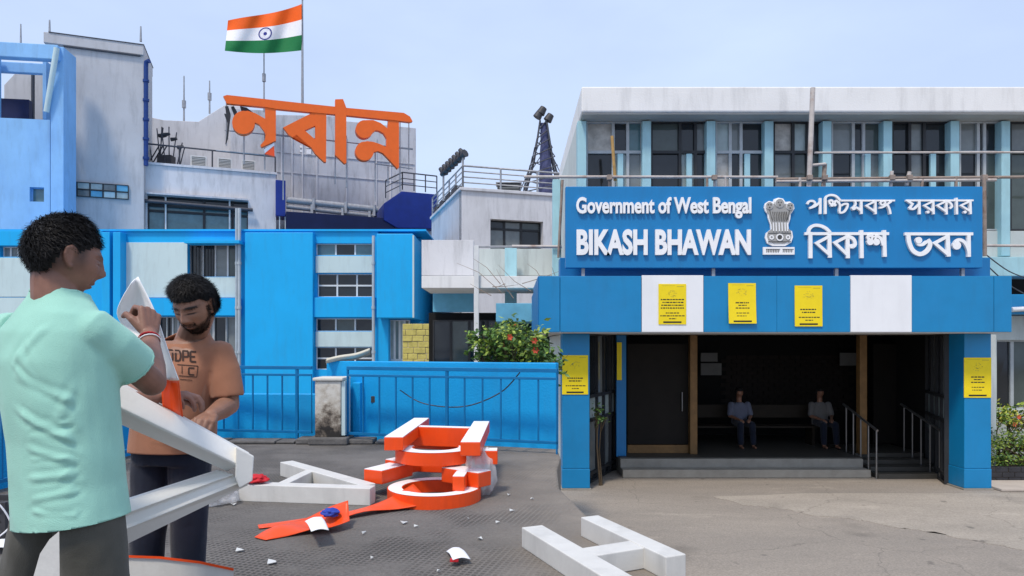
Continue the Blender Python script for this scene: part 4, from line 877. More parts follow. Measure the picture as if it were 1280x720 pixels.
# ------------------------------------------------------------------ terrace fence, low wall and stone pillar
def fence_panel(label, p0, p1, h, nb_, z0=.09):
    o = thing('railing_panel', label, 'fence', p0, 'blue railing round the terrace'); p0, p1 = Vector(p0), Vector(p1); U = (p1 - p0).normalized(); Nn = Vector((U.y, -U.x, 0))
    def bar(name, a, b, za, zb2, t, m='fence_blue'):
        A0, B0 = p0.lerp(p1, a), p0.lerp(p1, b)
        c = [A0 + Nn * t, B0 + Nn * t, B0 - Nn * t, A0 - Nn * t]
        MB().hexa([(*q.xy, za) for q in c] + [(*q.xy, zb2) for q in c]).build(name, m, o, .003)
    L_ = (p1 - p0).length
    bar('top_rail', 0, 1, h - .045, h, .022); bar('upper_rail', 0, 1, h - .135, h - .105, .016); bar('bottom_rail', 0, 1, z0 + .03, z0 + .065, .018)
    for k in range(nb_ + 1):
        t = k / nb_; hw_ = .011 / L_
        big = k % 6 == 0; hw_ = (.018 if big else .010) / L_
        bar('post' if big else 'bar', max(0, t - hw_), min(1, t + hw_), .0 if big else z0 + .066, h - .046 if big else h - .136, .018 if big else .010)
    return o
def gp(px, d): return Vector(((px - CX) / F * d, d, 0))
fence_panel('blue railing panel between the brown shirted man and the stone pillar', gp(262, 9.45), gp(390, 9.2), 1.03, 7)
fence_panel('long blue railing panel from the stone pillar towards the porch', gp(434, 9.1), gp(697, 8.2), 1.03, 12)
fence_panel('blue railing panel along the terrace side behind the mint shirted man', Vector((-4.62, 4.2, 0)), Vector((-4.12, 9.4, 0)), 1.03, 24)
lw = thing('low_blue_wall', 'low plain blue parapet wall standing behind the railing', 'wall', gp(540, 9.6))
def wallseg(name, a, b, z1, t=.14, m='wall_low_blue'):
    U = (b - a).normalized(); Nn = Vector((-U.y, U.x, 0)) * t; c = [a, b, b + Nn, a + Nn]
    return MB().hexa([(*q.xy, -.02) for q in c] + [(*q.xy, z1) for q in c]).build(name, m, lw, .012)
wallseg('wall', gp(408, 9.62), gp(695, 8.6), 1.09); wallseg('wall', gp(250, 9.72), gp(407.6, 9.64), .62); wallseg('wall_step', gp(440, 9.36), gp(450, 9.33), .80, .2)
MB().box(gp(462, 9.3).x, gp(468, 9.3).x, 9.385, 9.43, .52, .61).build('switch_box', 'lamp_dark', lw, .005)
wallseg('side_wall', Vector((-4.85, 3.6, 0)), Vector((-4.45, 9.7, 0)), .52)
MB().tube(catmull([gp(500, 9.0) + Vector((0, 0, .72)), gp(530, 8.9) + Vector((0, 0, .55)), gp(580, 8.7) + Vector((0, 0, .53)), gp(625, 8.5) + Vector((0, 0, .72)), gp(650, 8.4) + Vector((0, 0, .98))], 6), .008, 6).build('hanging_cable', 'rail_dark', lw)
# stone pillar: worn plaster over dark damp stone
mp0 = bpy.data.materials.new('worn_plaster'); mp0.use_nodes = True; t = mp0.node_tree; b = t.nodes['Principled BSDF']; b.inputs['Roughness'].default_value = .9
g_ = t.nodes.new('ShaderNodeNewGeometry'); n1 = t.nodes.new('ShaderNodeTexNoise'); n1.inputs['Scale'].default_value = 6; n1.inputs['Detail'].default_value = 9; n1.inputs['Roughness'].default_value = .72
t.links.new(g_.outputs['Position'], n1.inputs['Vector']); sx = t.nodes.new('ShaderNodeSeparateXYZ'); t.links.new(g_.outputs['Position'], sx.inputs[0])
ma = t.nodes.new('ShaderNodeMath'); ma.operation = 'MULTIPLY_ADD'; ma.inputs[1].default_value = -.55; ma.inputs[2].default_value = .24; t.links.new(sx.outputs[2], ma.inputs[0])
ad = t.nodes.new('ShaderNodeMath'); ad.operation = 'ADD'; t.links.new(n1.outputs['Fac'], ad.inputs[0]); t.links.new(ma.outputs[0], ad.inputs[1])
cr = t.nodes.new('ShaderNodeValToRGB'); cr.color_ramp.elements[0].position = .3; cr.color_ramp.elements[0].color = (.62, .60, .54, 1); cr.color_ramp.elements[1].position = .68; cr.color_ramp.elements[1].color = (.025, .022, .02, 1)
e = cr.color_ramp.elements.new(.46); e.color = (.46, .42, .35, 1); e = cr.color_ramp.elements.new(.58); e.color = (.17, .14, .11, 1)
t.links.new(ad.outputs[0], cr.inputs[0]); t.links.new(cr.outputs[0], b.inputs['Base Color'])
bp = t.nodes.new('ShaderNodeBump'); bp.inputs['Strength'].default_value = .7; bp.inputs['Distance'].default_value = .02; t.links.new(n1.outputs['Fac'], bp.inputs['Height']); t.links.new(bp.outputs[0], b.inputs['Normal']); MATS['worn_plaster'] = mp0
sp_ = thing('stone_pillar', 'stained cream plastered stone pillar between the blue railing panels', 'pillar', gp(412, 9.0))
x0, x1 = gp(393.5, 8.98).x, gp(426, 8.98).x
MB().box(x0, x1, 8.98, 9.4, 0, .84).build('shaft', 'worn_plaster', sp_, .015); MB().box(x0 - .025, x1 + .03, 8.955, 9.42, .842, .885).build('cap', 'worn_plaster', sp_, .012)
MB().box(x0 - .07, x1 + .1, 8.9, 9.3, .001, .1).build('footing', 'kerb_dark', sp_, .02); MB().box(x1 + .004, x1 + .05, 9.0, 9.3, .12, .84).build('blue_edge', 'pale_panel', sp_)
# cloth bundle on top of the low wall
def sheet_grid(name, m, rows, parent=None, th=.006, label=None, cat=None, smooth=True, sub=4, group=None):
    """thin sheet through rows of world points, resampled smoothly, with thickness"""
    R_ = [[Vector(p) for p in r] for r in rows]
    R_ = [catmull(r, sub) for r in R_]; cols = list(zip(*R_)); cols = [catmull(list(c), sub) for c in cols]
    nr, nc = len(cols[0]), len(cols); vs = [cols[c][r] for r in range(nr) for c in range(nc)]
    fs = [(r * nc + c, r * nc + c + 1, (r + 1) * nc + c + 1, (r + 1) * nc + c) for r in range(nr - 1) for c in range(nc - 1)]
    mb = MB().add(vs, fs, smooth); base = vs[0] if parent is None else None
    o = mb.build(name, m, parent, loc=base, recalc=False)
    s = o.modifiers.new('s', 'SOLIDIFY'); s.thickness = th
    if label: tag(o, label, cat, group)
    return o
cl = [(408, 450, 9.5), (425, 446, 9.6), (445, 443, 9.65), (462, 437, 9.7)]
o = sheet_grid('cloth_bundle', 'beige_cloth', [[P(a, b_ + dy, d_ - dd) for a, b_, d_ in cl] for dy, dd in ((4.5, .02), (0, .06), (-2, -.05), (1, -.2), (5, -.3))], None, .02, 'cream cloth bundle lying on top of the low blue wall', 'cloth')

# ------------------------------------------------------------------ plants
mat('leaf_green', (.11, .21, .035), .5, .35, 9, spec=.4); mat('leaf_light', (.30, .40, .06), .5, .3, 9, spec=.4); mat('leaf_dark', (.055, .12, .03), .5, .3, 9, spec=.4); mat('leaf_yellow', (.5, .48, .08), .5, .3, 9); mat('stem_brown', (.10, .07, .04), .8, .2, 8); mat('flower_red', (.62, .09, .04), .6, .2, 9)
def leaves(mb, pts, size, rnd, droop=.2):
    for p in pts:
        a = rnd.uniform(0, 6.283); el = rnd.uniform(-.7, .8); d_ = Vector((math.cos(a) * math.cos(el), math.sin(a) * math.cos(el), math.sin(el) - droop)).normalized()
        s = d_.cross(Vector((rnd.uniform(-1, 1), rnd.uniform(-1, 1), rnd.uniform(-1, 1)))).normalized(); l = size * rnd.uniform(.6, 1.3); n_ = d_.cross(s)
        mb.add([p, p + d_ * l * .5 + s * l * .24 + n_ * l * .06, p + d_ * l, p + d_ * l * .5 - s * l * .24 + n_ * l * .06], [(0, 1, 2), (0, 2, 3)], False)
def shrub(name, label, cat, base, clumps, n, size, seed, mats=('leaf_green', 'leaf_light', 'leaf_dark'), flowers=0, group=None):
    rnd = random.Random(seed); o = thing(name, label, cat, base, group); base = Vector(base)
    buckets = {m: MB() for m in mats}; st_ = MB()
    for c, r in clumps:
        c = Vector(c); mid = base.lerp(c, .5) + Vector((rnd.uniform(-.1, .1), rnd.uniform(-.1, .1), 0)); st_.tube([base + Vector((rnd.uniform(-.08, .08), rnd.uniform(-.08, .08), 0)), mid, c], [.022, .014, .006], 6)
        for k in range(7): e = c + Vector((rnd.gauss(0, r * .6), rnd.gauss(0, r * .6), rnd.gauss(0, r * .6))); st_.tube([mid.lerp(c, rnd.uniform(.3, 1)), e], [.007, .003], 4)
        for m in mats:
            cnt = int(n * r * r / .04 / len(mats)); off_ = Vector((rnd.gauss(0, r * .3), rnd.gauss(0, r * .3), rnd.gauss(0, r * .3)))
            leaves(buckets[m], [c + off_ + Vector((rnd.gauss(0, r * .5), rnd.gauss(0, r * .5), rnd.gauss(0, r * .5))) for _ in range(cnt)], size, rnd)
    for m, bk in buckets.items(): bk.build('crown', m, o, recalc=False, kind='stuff')
    st_.build('stem', 'stem_brown', o, kind='stuff')
    for k in range(flowers):
        c, r = rnd.choice(clumps); p = Vector(c) + Vector((rnd.uniform(-r, r) * .6, -r * .75, rnd.uniform(-r, r) * .5)); mb = MB()
        for q in range(6): a = q / 6 * 6.283; u_ = Vector((math.cos(a), -.35, math.sin(a))); v_ = Vector((-math.sin(a), 0, math.cos(a))); mb.add([p, p + u_ * .03 + v_ * .016, p + u_ * .05, p + u_ * .03 - v_ * .016], [(0, 1, 2, 3)])
        mb.build('flower', 'flower_red', o, recalc=False)
    return o
rb = random.Random(21); cl = []
for px, py, r in ((605, 440, .16), (622, 428, .2), (640, 422, .22), (628, 445, .24), (650, 440, .26), (668, 432, .2), (660, 452, .26), (680, 446, .2), (683, 458, .2), (682, 472, .15), (668, 468, .2), (640, 460, .2), (608, 455, .14), (626, 413, .1), (676, 425, .12), (600, 430, .1), (614, 420, .1), (645, 412, .1)):
    cl.append((P(px + rb.uniform(-4, 4), py - 3 + rb.uniform(-5, 4), 9.45 + rb.uniform(-.2, .35)), r * rb.uniform(.75, 1.1)))
shrub('flowering_bush', 'leafy green bush with small red flowers spilling over the low blue wall', 'bush', (.12, 9.95, LOW), cl, 230, .095, 3, flowers=7)
# hedge planter beside the porch
pl = thing('planter', 'dark brick planter box along the wall beside the porch pillar', 'planter', (10.2, 13.3, LOW))
x = 8.98; r = random.Random(2); zz = LOW
for row in range(3):
    x = 8.98 - (.12 if row % 2 else 0)
    while x < 12.6: MB().box(max(8.98, x) + .005, x + .235, 12.95 + r.uniform(0, .006), 13.1, zz + .004, zz + .094).build('brick', 'planter_dark', pl, .006); x += .24
    zz += .098
MB().box(8.99, 12.6, 12.97, 13.9, LOW, zz - .03).build('soil', 'stem_brown', pl)
st_ = MB().box(8.75, 13, 12.15, 12.94, LOW + .004, LOW + .05).build('pavement', 'kerb_pale', bevel=.01); struct(st_)
rb = random.Random(9)
cl = [((9.05 + .16 * i, 13.15 + rb.uniform(-.05, .35), -.60 + rb.uniform(-.1, .12)), .2) for i in range(16)] + [((9.05 + .16 * i, 13.1 + rb.uniform(-.05, .1), -.9 + rb.uniform(-.05, .05)), .13) for i in range(16)]
shrub('hedge', 'clipped green hedge growing in the dark brick planter', 'hedge', (10.2, 13.4, LOW + .28), cl, 230, .06, 5, ('leaf_green', 'leaf_light', 'leaf_dark'))
cl = [((9.0 + .13 * i, 13.5 + rb.uniform(-.15, .2), -.12 + rb.uniform(-.16, .18)), .16) for i in range(15)]
shrub('croton_plant', 'yellow and green leaved shrub rising behind the clipped hedge', 'shrub', (9.8, 13.6, LOW + .28), cl, 130, .1, 6, ('leaf_yellow', 'leaf_light', 'leaf_green'), flowers=4)
shrub('potted_creeper', 'small green creeper hanging beside the porch pillar in the side screen', 'plant', (1.62, 12.75, LOW), [((1.6, 12.62, .15), .1), ((1.66, 12.6, -.02), .1), ((1.55, 12.6, .02), .08)], 120, .09, 7, ('leaf_green', 'leaf_dark'))

# ------------------------------------------------------------------ box letters lying on the terrace
def ground_at(px, py, z=0.): return P(px, py, F * (CAMH - z) / (py - CY))
def beam(name, m, a, b, z, h, wd, parent, cap=None, ext=0., k=0., rim=.012):
    """hollow box-letter limb lying flat: a, b measured on the centre line of its upper face"""
    A0, B0 = ground_at(*a, z), ground_at(*b, z); U = (B0 - A0).normalized(); Nn = Vector((-U.y, U.x, 0)) * wd / 2; A0 -= U * ext; B0 += U * ext
    c = [A0 - Nn, B0 - Nn, B0 + Nn, A0 + Nn]
    o = MB().hexa([(*q.xy, z - h) for q in c] + [(*q.xy, z + k) for q in c]).build(name, m, parent, .006)
    if cap:
        e = .004; c = [A0 - Nn * .96 + U * e, B0 - Nn * .96 - U * e, B0 + Nn * .96 - U * e, A0 + Nn * .96 + U * e]
        MB().hexa([(*q.xy, z + k + .0005) for q in c] + [(*q.xy, z + k + .005) for q in c]).build('face', cap, o)
    return o
la = thing('fallen_letter', 'white box letter shaped like an A lying flat near the stone pillar', 'letter', ground_at(390, 610))
beam('limb', 'letter_shell', (358, 576.5), (461, 605.5), .14, .14, .135, la); beam('limb', 'letter_shell', (303, 604), (463, 609), .14, .14, .13, la, k=.003, ext=.02); beam('crossbar', 'letter_shell', (354, 603), (388, 587), .14, .138, .1, la, k=-.003)
lh = thing('fallen_letter', 'white box letter with two long limbs and a crossbar at the terrace edge', 'letter', ground_at(720, 690))
beam('limb', 'letter_shell', (665, 657.5), (840, 760), .13, .13, .15, lh); beam('limb', 'letter_shell', (737, 645.5), (845, 695), .13, .13, .14, lh, k=.003); beam('crossbar', 'letter_shell', (735, 689), (805, 678), .13, .128, .16, lh, k=-.003)
# pile of two orange box letters
def ring_arc(name, cx, cy, r0, r1, z0, z1, a0, a1, parent, m='orange_deep', cap='letter_white', n=40):
    mb = MB(); full = abs(a1 - a0) > 6.28; vs = []
    for i in range(n + 1):
        a = a0 + (a1 - a0) * i / n; c_, s_ = math.cos(a), math.sin(a); vs += [(cx + r1 * c_, cy + r1 * s_, z0), (cx + r1 * c_, cy + r1 * s_, z1), (cx + r0 * c_, cy + r0 * s_, z1), (cx + r0 * c_, cy + r0 * s_, z0)]
    fs = [(4 * i + k, 4 * i + 4 + k, 4 * i + 4 + (k + 1) % 4, 4 * i + (k + 1) % 4) for i in range(n) for k in range(4)]
    if not full: fs += [(0, 1, 2, 3), (4 * n + 3, 4 * n + 2, 4 * n + 1, 4 * n)]
    o = mb.add(vs, fs).build(name, m, parent)
    if cap:
        mb = MB(); vs = []; e = .008
        for i in range(n + 1):
            a = a0 + (a1 - a0) * i / n; c_, s_ = math.cos(a), math.sin(a); vs += [(cx + (r1 - e) * c_, cy + (r1 - e) * s_, z1 + .004), (cx + (r0 + e) * c_, cy + (r0 + e) * s_, z1 + .004)]
        mb.add(vs, [(2 * i, 2 * i + 2, 2 * i + 3, 2 * i + 1) for i in range(n)]).build('face', cap, o, recalc=False)
    return o
c0 = ground_at(543, 609, .1); o1 = thing('orange_letter', 'round orange box letter with white back lying at the bottom of the pile', 'letter', (c0.x, c0.y, 0))
ring_arc('ring', c0.x, c0.y, .27, .40, 0.001, .105, 0, 6.2832, o1)
for a, b_, z, h, w_ in (((466, 588), (505, 578), .225, .115, .2), ((490, 576), (520, 570), .25, .13, .18), ((560, 583), (606, 590), .235, .125, .17), ((573, 596), (578, 589), .228, .12, .1), ((520, 574), (575, 576), .222, .11, .12)): beam('limb', 'orange_deep', a, b_, z, h, w_, o1, 'letter_white', k=.002 * random.random())
c1 = ground_at(545, 560, .37); o2 = thing('orange_letter', 'ladder shaped orange box letter stacked on the round one', 'letter', (c1.x, c1.y, .26))
ring_arc('ring', c1.x - .01, c1.y + .05, .21, .37, .258, .37, math.pi * .9, math.pi * 2.1, o2)
for a, b_, z, h, w_ in (((492, 547), (527, 523), .50, .115, .17), ((588, 553), (602, 527), .50, .115, .17), ((518, 533), (588, 535), .49, .19, .1), ((594, 562), (622, 562), .385, .12, .16), ((512, 546), (585, 549), .368, .11, .12)): beam('limb', 'orange_deep', a, b_, z, h, w_, o2, 'letter_white', k=.002 * random.random())
# clear plastic bag against the pile
pb = bpy.data.materials.new('clear_plastic'); pb.use_nodes = True; b = pb.node_tree.nodes['Principled BSDF']; b.inputs['Base Color'].default_value = (.75, .74, .73, 1); b.inputs['Roughness'].default_value = .25; b.inputs['Alpha'].default_value = .5; MATS['clear_plastic'] = pb
def lump(name, m, c, rx, ry, rz, seed, amp=.3, lev=4, fq=4.):
    bm = bmesh.new(); bmesh.ops.create_icosphere(bm, subdivisions=lev, radius=1)
    for v in bm.verts:
        p = v.co * fq * .5 + Vector((seed * 7.3, 0, 0)); k = 1 + amp * (noise.noise(p) + .5 * abs(noise.noise(p * 2.3)) + .25 * noise.noise(p * 5))
        v.co = Vector((v.co.x * rx * k, v.co.y * ry * k, max(-rz * .75, v.co.z * rz * k)))
    me = bpy.data.meshes.new(name); bm.to_mesh(me); bm.free(); me.materials.append(MATS[m]); me.polygons.foreach_set('use_smooth', [True] * len(me.polygons)); o = bpy.data.objects.new(name, me); C.objects.link(o); o.location = c; return o
tag(lump('plastic_bag', 'clear_plastic', ground_at(603, 620) + Vector((-.02, .12, .17)), .12, .16, .24, 1, .35), 'crumpled clear plastic bag leaning on the orange letter pile', 'bag')
tag(lump('plastic_bag', 'clear_plastic', ground_at(268, 630) + Vector((0, 0, .08)), .16, .14, .1, 2, .5), 'flattened clear plastic bag beside the held letter frame', 'bag')
# peeled strips of orange vinyl
def strip(px_pts, wd, lift, label, m='orange_deep'):
    pts = [ground_at(a, b_) for a, b_ in px_pts]; rows = []
    for i, p in enumerate(pts):
        t = (pts[min(i + 1, len(pts) - 1)] - pts[max(i - 1, 0)]).normalized(); q = Vector((-t.y, t.x, 0)) * wd[i] / 2; l = lift[i]
        rows.append([p + q + Vector((0, 0, .012 + l[0])), p + Vector((0, 0, .01 + l[1])), p - q + Vector((0, 0, .012 + l[2]))])
    return sheet_grid('vinyl_strip', m, rows, None, .004, label, 'strip')
strip([(323, 660), (365, 655.5), (410, 651), (450, 644), (490, 636.5), (526, 631.5)], (.1, .12, .13, .13, .2, .3), [(0, 0, 0), (.005, .012, 0), (.02, .01, 0), (.02, .03, .03), (.05, .03, .01), (.14, .1, .03)], 'long orange vinyl strip running from under the orange letters')
strip([(325, 675), (350, 668), (385, 662), (412, 660), (436, 658)], (.12, .22, .3, .34, .16), [(0, 0, 0), (.02, .05, 0), (.03, .01, .03), (.1, .01, .04), (.16, .08, .05)], 'short crumpled orange vinyl strip under the white paper sheet')
def flat_paper(name, m, pts, label, cat, lift=.012, group=None):
    p = [ground_at(a, b_) + Vector((0, 0, lift + .01 * k)) for k, (a, b_) in enumerate(pts)]; mid = lambda a, b_: (a + b_) / 2 + Vector((0, 0, .012))
    return sheet_grid(name, m, [[p[0], mid(p[0], p[1]), p[1]], [mid(p[0], p[3]), (p[0] + p[1] + p[2] + p[3]) / 4 + Vector((0, 0, .03)), mid(p[1], p[2])], [p[3], mid(p[3], p[2]), p[2]]], None, .003, label, cat, group=group)
flat_paper('paper_sheet', 'paper', [(381, 668), (402, 664), (411, 684), (389, 688)], 'white paper sheet lying on the orange vinyl strip', 'paper', .09)
flat_paper('paper_sheet', 'paper', [(-12, 680), (17, 679), (16, 693), (-14, 695)], 'white sheet lying by the black crate', 'paper')
pp = flat_paper('torn_paper', 'paper', [(558, 692), (574, 689), (588, 706), (566, 709)], 'torn white paper scrap with a red corner lying on the bare floor', 'paper'); 
a_ = ground_at(568, 707.5); MB().box(a_.x - .025, a_.x + .025, a_.y - .02, a_.y + .02, .03, .042).build('red_corner', 'red_cloth', pp)
tag(lump('blue_cloth', 'blue_cloth', ground_at(413, 658) + Vector((0, 0, .1)), .06, .05, .03, 4, .4), 'small crumpled dark blue cloth on the orange vinyl', 'cloth')
tag(lump('red_cloth', 'red_cloth', ground_at(321, 603, .15) + Vector((0, 0, .03)), .09, .07, .035, 5, .4), 'small crumpled red cloth on the white letter A', 'cloth')
r = random.Random(12)
for k, (px, py) in enumerate([(292, 632), (465, 700), (505, 655), (600, 675), (622, 655), (548, 716), (640, 640), (455, 668), (300, 690), (340, 705), (520, 660), (636, 620), (585, 650), (665, 625)]):
    a = ground_at(px, py); an = r.uniform(0, 3.1); s = r.uniform(.008, .026); l = s * r.uniform(.2, 1.0); u_ = Vector((math.cos(an), math.sin(an), 0)) * s; v_ = Vector((-math.sin(an), math.cos(an), 0)) * l
    mb = MB(); z_ = Vector((0, 0, .012)); mb.add([a - u_ - v_ + z_, a + u_ - v_ + z_ * 1.6, a + u_ * .8 + v_ + z_, a - u_ * .9 + v_ + z_ * 2.2], [(0, 1, 2, 3)]); o = mb.build('paper_scrap', 'ac_white', loc=a, recalc=False); sm_ = o.modifiers.new('s', 'SOLIDIFY'); sm_.thickness = .004
    tag(o, 'tiny white paper scrap scattered on the dark terrace floor', 'scrap', 'paper scraps on the terrace floor')
# black plastic crate by the side fence
cx, cy = ground_at(2, 668).x, ground_at(2, 668).y
cr_ = thing('plastic_crate', 'black slatted plastic crate beside the mint shirted man', 'crate', (cx, cy, 0))
for k in range(4):
    z_ = .01 + k * .06; MB().box(cx - .3, cx + .12, cy - .15, cy - .135, z_, z_ + .042).build('slat', 'lamp_dark', cr_, .003); MB().box(cx + .12, cx + .135, cy - .15, cy + .2, z_, z_ + .042).build('slat', 'lamp_dark', cr_, .003); MB().box(cx - .3, cx + .12, cy + .2, cy + .215, z_, z_ + .042).build('slat', 'lamp_dark', cr_, .003); MB().box(cx - .315, cx - .3, cy - .15, cy + .2, z_, z_ + .042).build('slat', 'lamp_dark', cr_, .003)
for x, y in ((-.307, -.142), (.127, -.142), (.127, .207), (-.307, .207)): MB().box(cx + x - .014, cx + x + .014, cy + y - .014, cy + y + .014, .002, .26).build('corner_post', 'lamp_dark', cr_, .004)
MB().box(cx - .3, cx + .12, cy - .13, cy + .195, .002, .012).build('base', 'lamp_dark', cr_)
MB().tube(catmull([Vector((cx - .05, cy - .16, .2)), Vector((cx + .1, cy - .2, .28)), Vector((cx + .18, cy - .16, .12)), Vector((cx + .12, cy - .2, .03))], 6), .006, 6).build('wire_handle', 'paper', cr_)

# ------------------------------------------------------------------ letter frame the two men hold
mat('held_shell', (.78, .765, .72), .5, .04, 6, .05, 60, .3, (.66, .64, .58), spec=.4)
hf = thing('held_letter_frame', 'open white V shaped letter shell held up between the two men', 'letter', P(250, 600, 2.5))
def hd_(u): return 2.26 + (u - 120) / 196 * .3
def limb(name, rows):
    """solid limb lofted between two ends; rows are (left px, left py, right px, right py, set-back)"""
    k = len(rows); vs = [P(a, b_, hd_(a) + o_) for a, b_, c_, d_, o_ in rows] + [P(c_, d_, hd_(c_) + o_) for a, b_, c_, d_, o_ in rows]
    return MB().add(vs, [(i, (i + 1) % k, k + (i + 1) % k, k + i) for i in range(k)] + [tuple(range(k - 1, -1, -1)), tuple(range(k, 2 * k))]).build(name, 'held_shell', hf, .004)
limb('limb', [(95, 446, 312, 566, .075), (95, 450, 313, 569, .0), (95, 482, 297, 580, -.045), (95, 486, 297, 583, -.04), (95, 506, 284, 589, .03), (95, 506, 284, 589, .10), (95, 446, 312, 566, .12)])
limb('limb', [(130, 632, 272, 587, .08), (130, 634, 278, 589, .03), (130, 652, 292, 593, -.02), (130, 655, 294, 595, -.005), (130, 669, 303, 600, -.012), (130, 672, 304, 602, -.02), (130, 694, 311, 606, .02), (130, 694, 311, 606, .10), (130, 632, 272, 587, .12)])
MB().prism([(295, 558), (317.5, 570), (315.5, 601), (299, 610), (294, 597)], lambda u, v, n: P(u, v, hd_(u) - n), -.08, .052).build('end_plate', 'held_shell', hf, .004)
# upright letter shell with orange rim in front of the men
us = thing('upright_letter_shell', 'white letter shell with an orange rim standing before the men', 'letter', P(220, 720, 2.72) * 1)
def ufn(u, v, n): return P(u, v, 2.72 - n)
zz = CY + CAMH * F / 2.72
MB().prism([(146, 696), (200, 698), (250, 704), (292, 713), (292, 842), (146, 842)], ufn, -.012, 0).build('front_plate', 'letter_shell', us)
MB().ribbon([(146, 695), (200, 697), (250, 703), (292, 712)], 3.2, ufn, -.11, .008).build('rim', 'orange_deep', us); MB().ribbon([(291, 714), (291, 842)], 2.5, ufn, -.11, -.013).build('end_wall', 'letter_shell', us)
MB().prism([(48, 1078), (40, 800), (42, 720), (50, 692), (62, 674), (74, 664), (78, 1078)], lambda u, v, n: P(u, v, 1.72 - n), -.02, 0).build('side_plate', 'letter_shell', us)
# peeled vinyl sheet held up by the mint shirted man
VD = 2.38
rows = [[(164, 353, .0), (168, 349, .02), (173, 346, .03)], [(152, 373, .0), (172, 366, .05), (190, 380, .02)], [(146, 392, .02), (172, 388, .07), (199, 402, .02)], [(155, 410, .04), (178, 408, .08), (206, 424, .01)], [(172, 428, .03), (192, 430, .06), (212, 442, .0)], [(188, 450, .02), (203, 452, .04), (218, 459, .0)], [(201, 473, .0), (213, 475, .03), (224, 475, .0)]]
vs_ = thing('vinyl_sheet', 'curled white vinyl sheet with an orange end in the raised hand', 'vinyl sheet', P(185, 475, VD))
sheet_grid('white_side', 'paper', [[P(a, b_, VD + c_) for a, b_, c_ in r_] for r_ in rows], vs_, .003)
sheet_grid('orange_end', 'orange_deep', [[P(a, b_, VD + c_) for a, b_, c_ in r_] for r_ in ([(201, 474, .003), (213, 476, .033), (224, 476, .003)], [(202, 492, .0), (215, 494, .02), (226, 494, 0)], [(203, 508, 0), (216, 514, .02), (229, 521, 0)])], vs_, .003)
# ------------------------------------------------------------------ people
def skin_mat(name, base):
    m = bpy.data.materials.new(name); m.use_nodes = True; t = m.node_tree; N = t.nodes; L = t.links; b = N['Principled BSDF']
    at = N.new('ShaderNodeAttribute'); at.attribute_name = 'tone'; geo = N.new('ShaderNodeNewGeometry')
    n1 = N.new('ShaderNodeTexNoise'); n1.inputs['Scale'].default_value = 22; n1.inputs['Detail'].default_value = 6; L.new(geo.outputs['Position'], n1.inputs['Vector'])
    r1 = N.new('ShaderNodeMapRange'); r1.inputs[1].default_value = .3; r1.inputs[2].default_value = .7; r1.inputs[3].default_value = .85; r1.inputs[4].default_value = 1.15; L.new(n1.outputs['Fac'], r1.inputs[0])
    mu = N.new('ShaderNodeVectorMath'); mu.operation = 'SCALE'; L.new(at.outputs['Color'], mu.inputs[0]); L.new(r1.outputs[0], mu.inputs[3]); L.new(mu.outputs[0], b.inputs['Base Color'])
    b.inputs['Roughness'].default_value = .48; b.inputs['Specular IOR Level'].default_value = .4; b.inputs['Subsurface Weight'].default_value = .08; b.inputs['Subsurface Radius'].default_value = (.012, .005, .003)
    n2 = N.new('ShaderNodeTexNoise'); n2.inputs['Scale'].default_value = 260; n2.inputs['Detail'].default_value = 3; L.new(geo.outputs['Position'], n2.inputs['Vector'])
    bp = N.new('ShaderNodeBump'); bp.inputs['Strength'].default_value = .18; bp.inputs['Distance'].default_value = .003; L.new(n2.outputs['Fac'], bp.inputs['Height']); L.new(bp.outputs[0], b.inputs['Normal'])
    MATS[name] = m
skin_mat('skin', None)
def cloth_mat(name, col, var=.1, bump=.25, sc=420, rough=.9, crumple=.8):
    m = mat(name, col, rough, var, 7, bump, sc, spec=.15); b = m.node_tree.nodes['Principled BSDF']; b.inputs['Sheen Weight'].default_value = .15
    t = m.node_tree; N = t.nodes; L = t.links; geo = next(x for x in N if x.type == 'NEW_GEOMETRY'); old = next(x for x in N if x.type == 'BUMP')
    rn = N.new('ShaderNodeTexNoise'); rn.noise_type = 'RIDGED_MULTIFRACTAL'; rn.inputs['Scale'].default_value = 5.5; rn.inputs['Detail'].default_value = 4; rn.inputs['Distortion'].default_value = .6; L.new(geo.outputs['Position'], rn.inputs['Vector'])
    b2 = N.new('ShaderNodeBump'); b2.inputs['Strength'].default_value = crumple; b2.inputs['Distance'].default_value = .016; L.new(rn.outputs['Fac'], b2.inputs['Height']); L.new(b2.outputs[0], old.inputs['Normal']); return m
cloth_mat('mint_cotton', (.33, .62, .51), .05); cloth_mat('brown_cotton', (.33, .15, .088), .10); cloth_mat('olive_twill', (.085, .083, .070), .15); cloth_mat('navy_twill', (.014, .018, .032), .2); cloth_mat('pale_shirt', (.13, .145, .20), .08); cloth_mat('grey_shirt', (.16, .155, .15), .08)
mat('hair_black', (.011, .010, .010), .6, .3, 30, spec=.25); mat('beard_black', (.016, .012, .010), .7, .2, 30, spec=.2); mat('print_dark', (.045, .025, .02), .85, .15, 30); mat('eye_white', (.55, .52, .48), .3, .05, 30); mat('eye_dark', (.012, .008, .006), .2, .05, 30); mat('thread_red', (.42, .02, .03), .8, .2, 60, .4, 200)

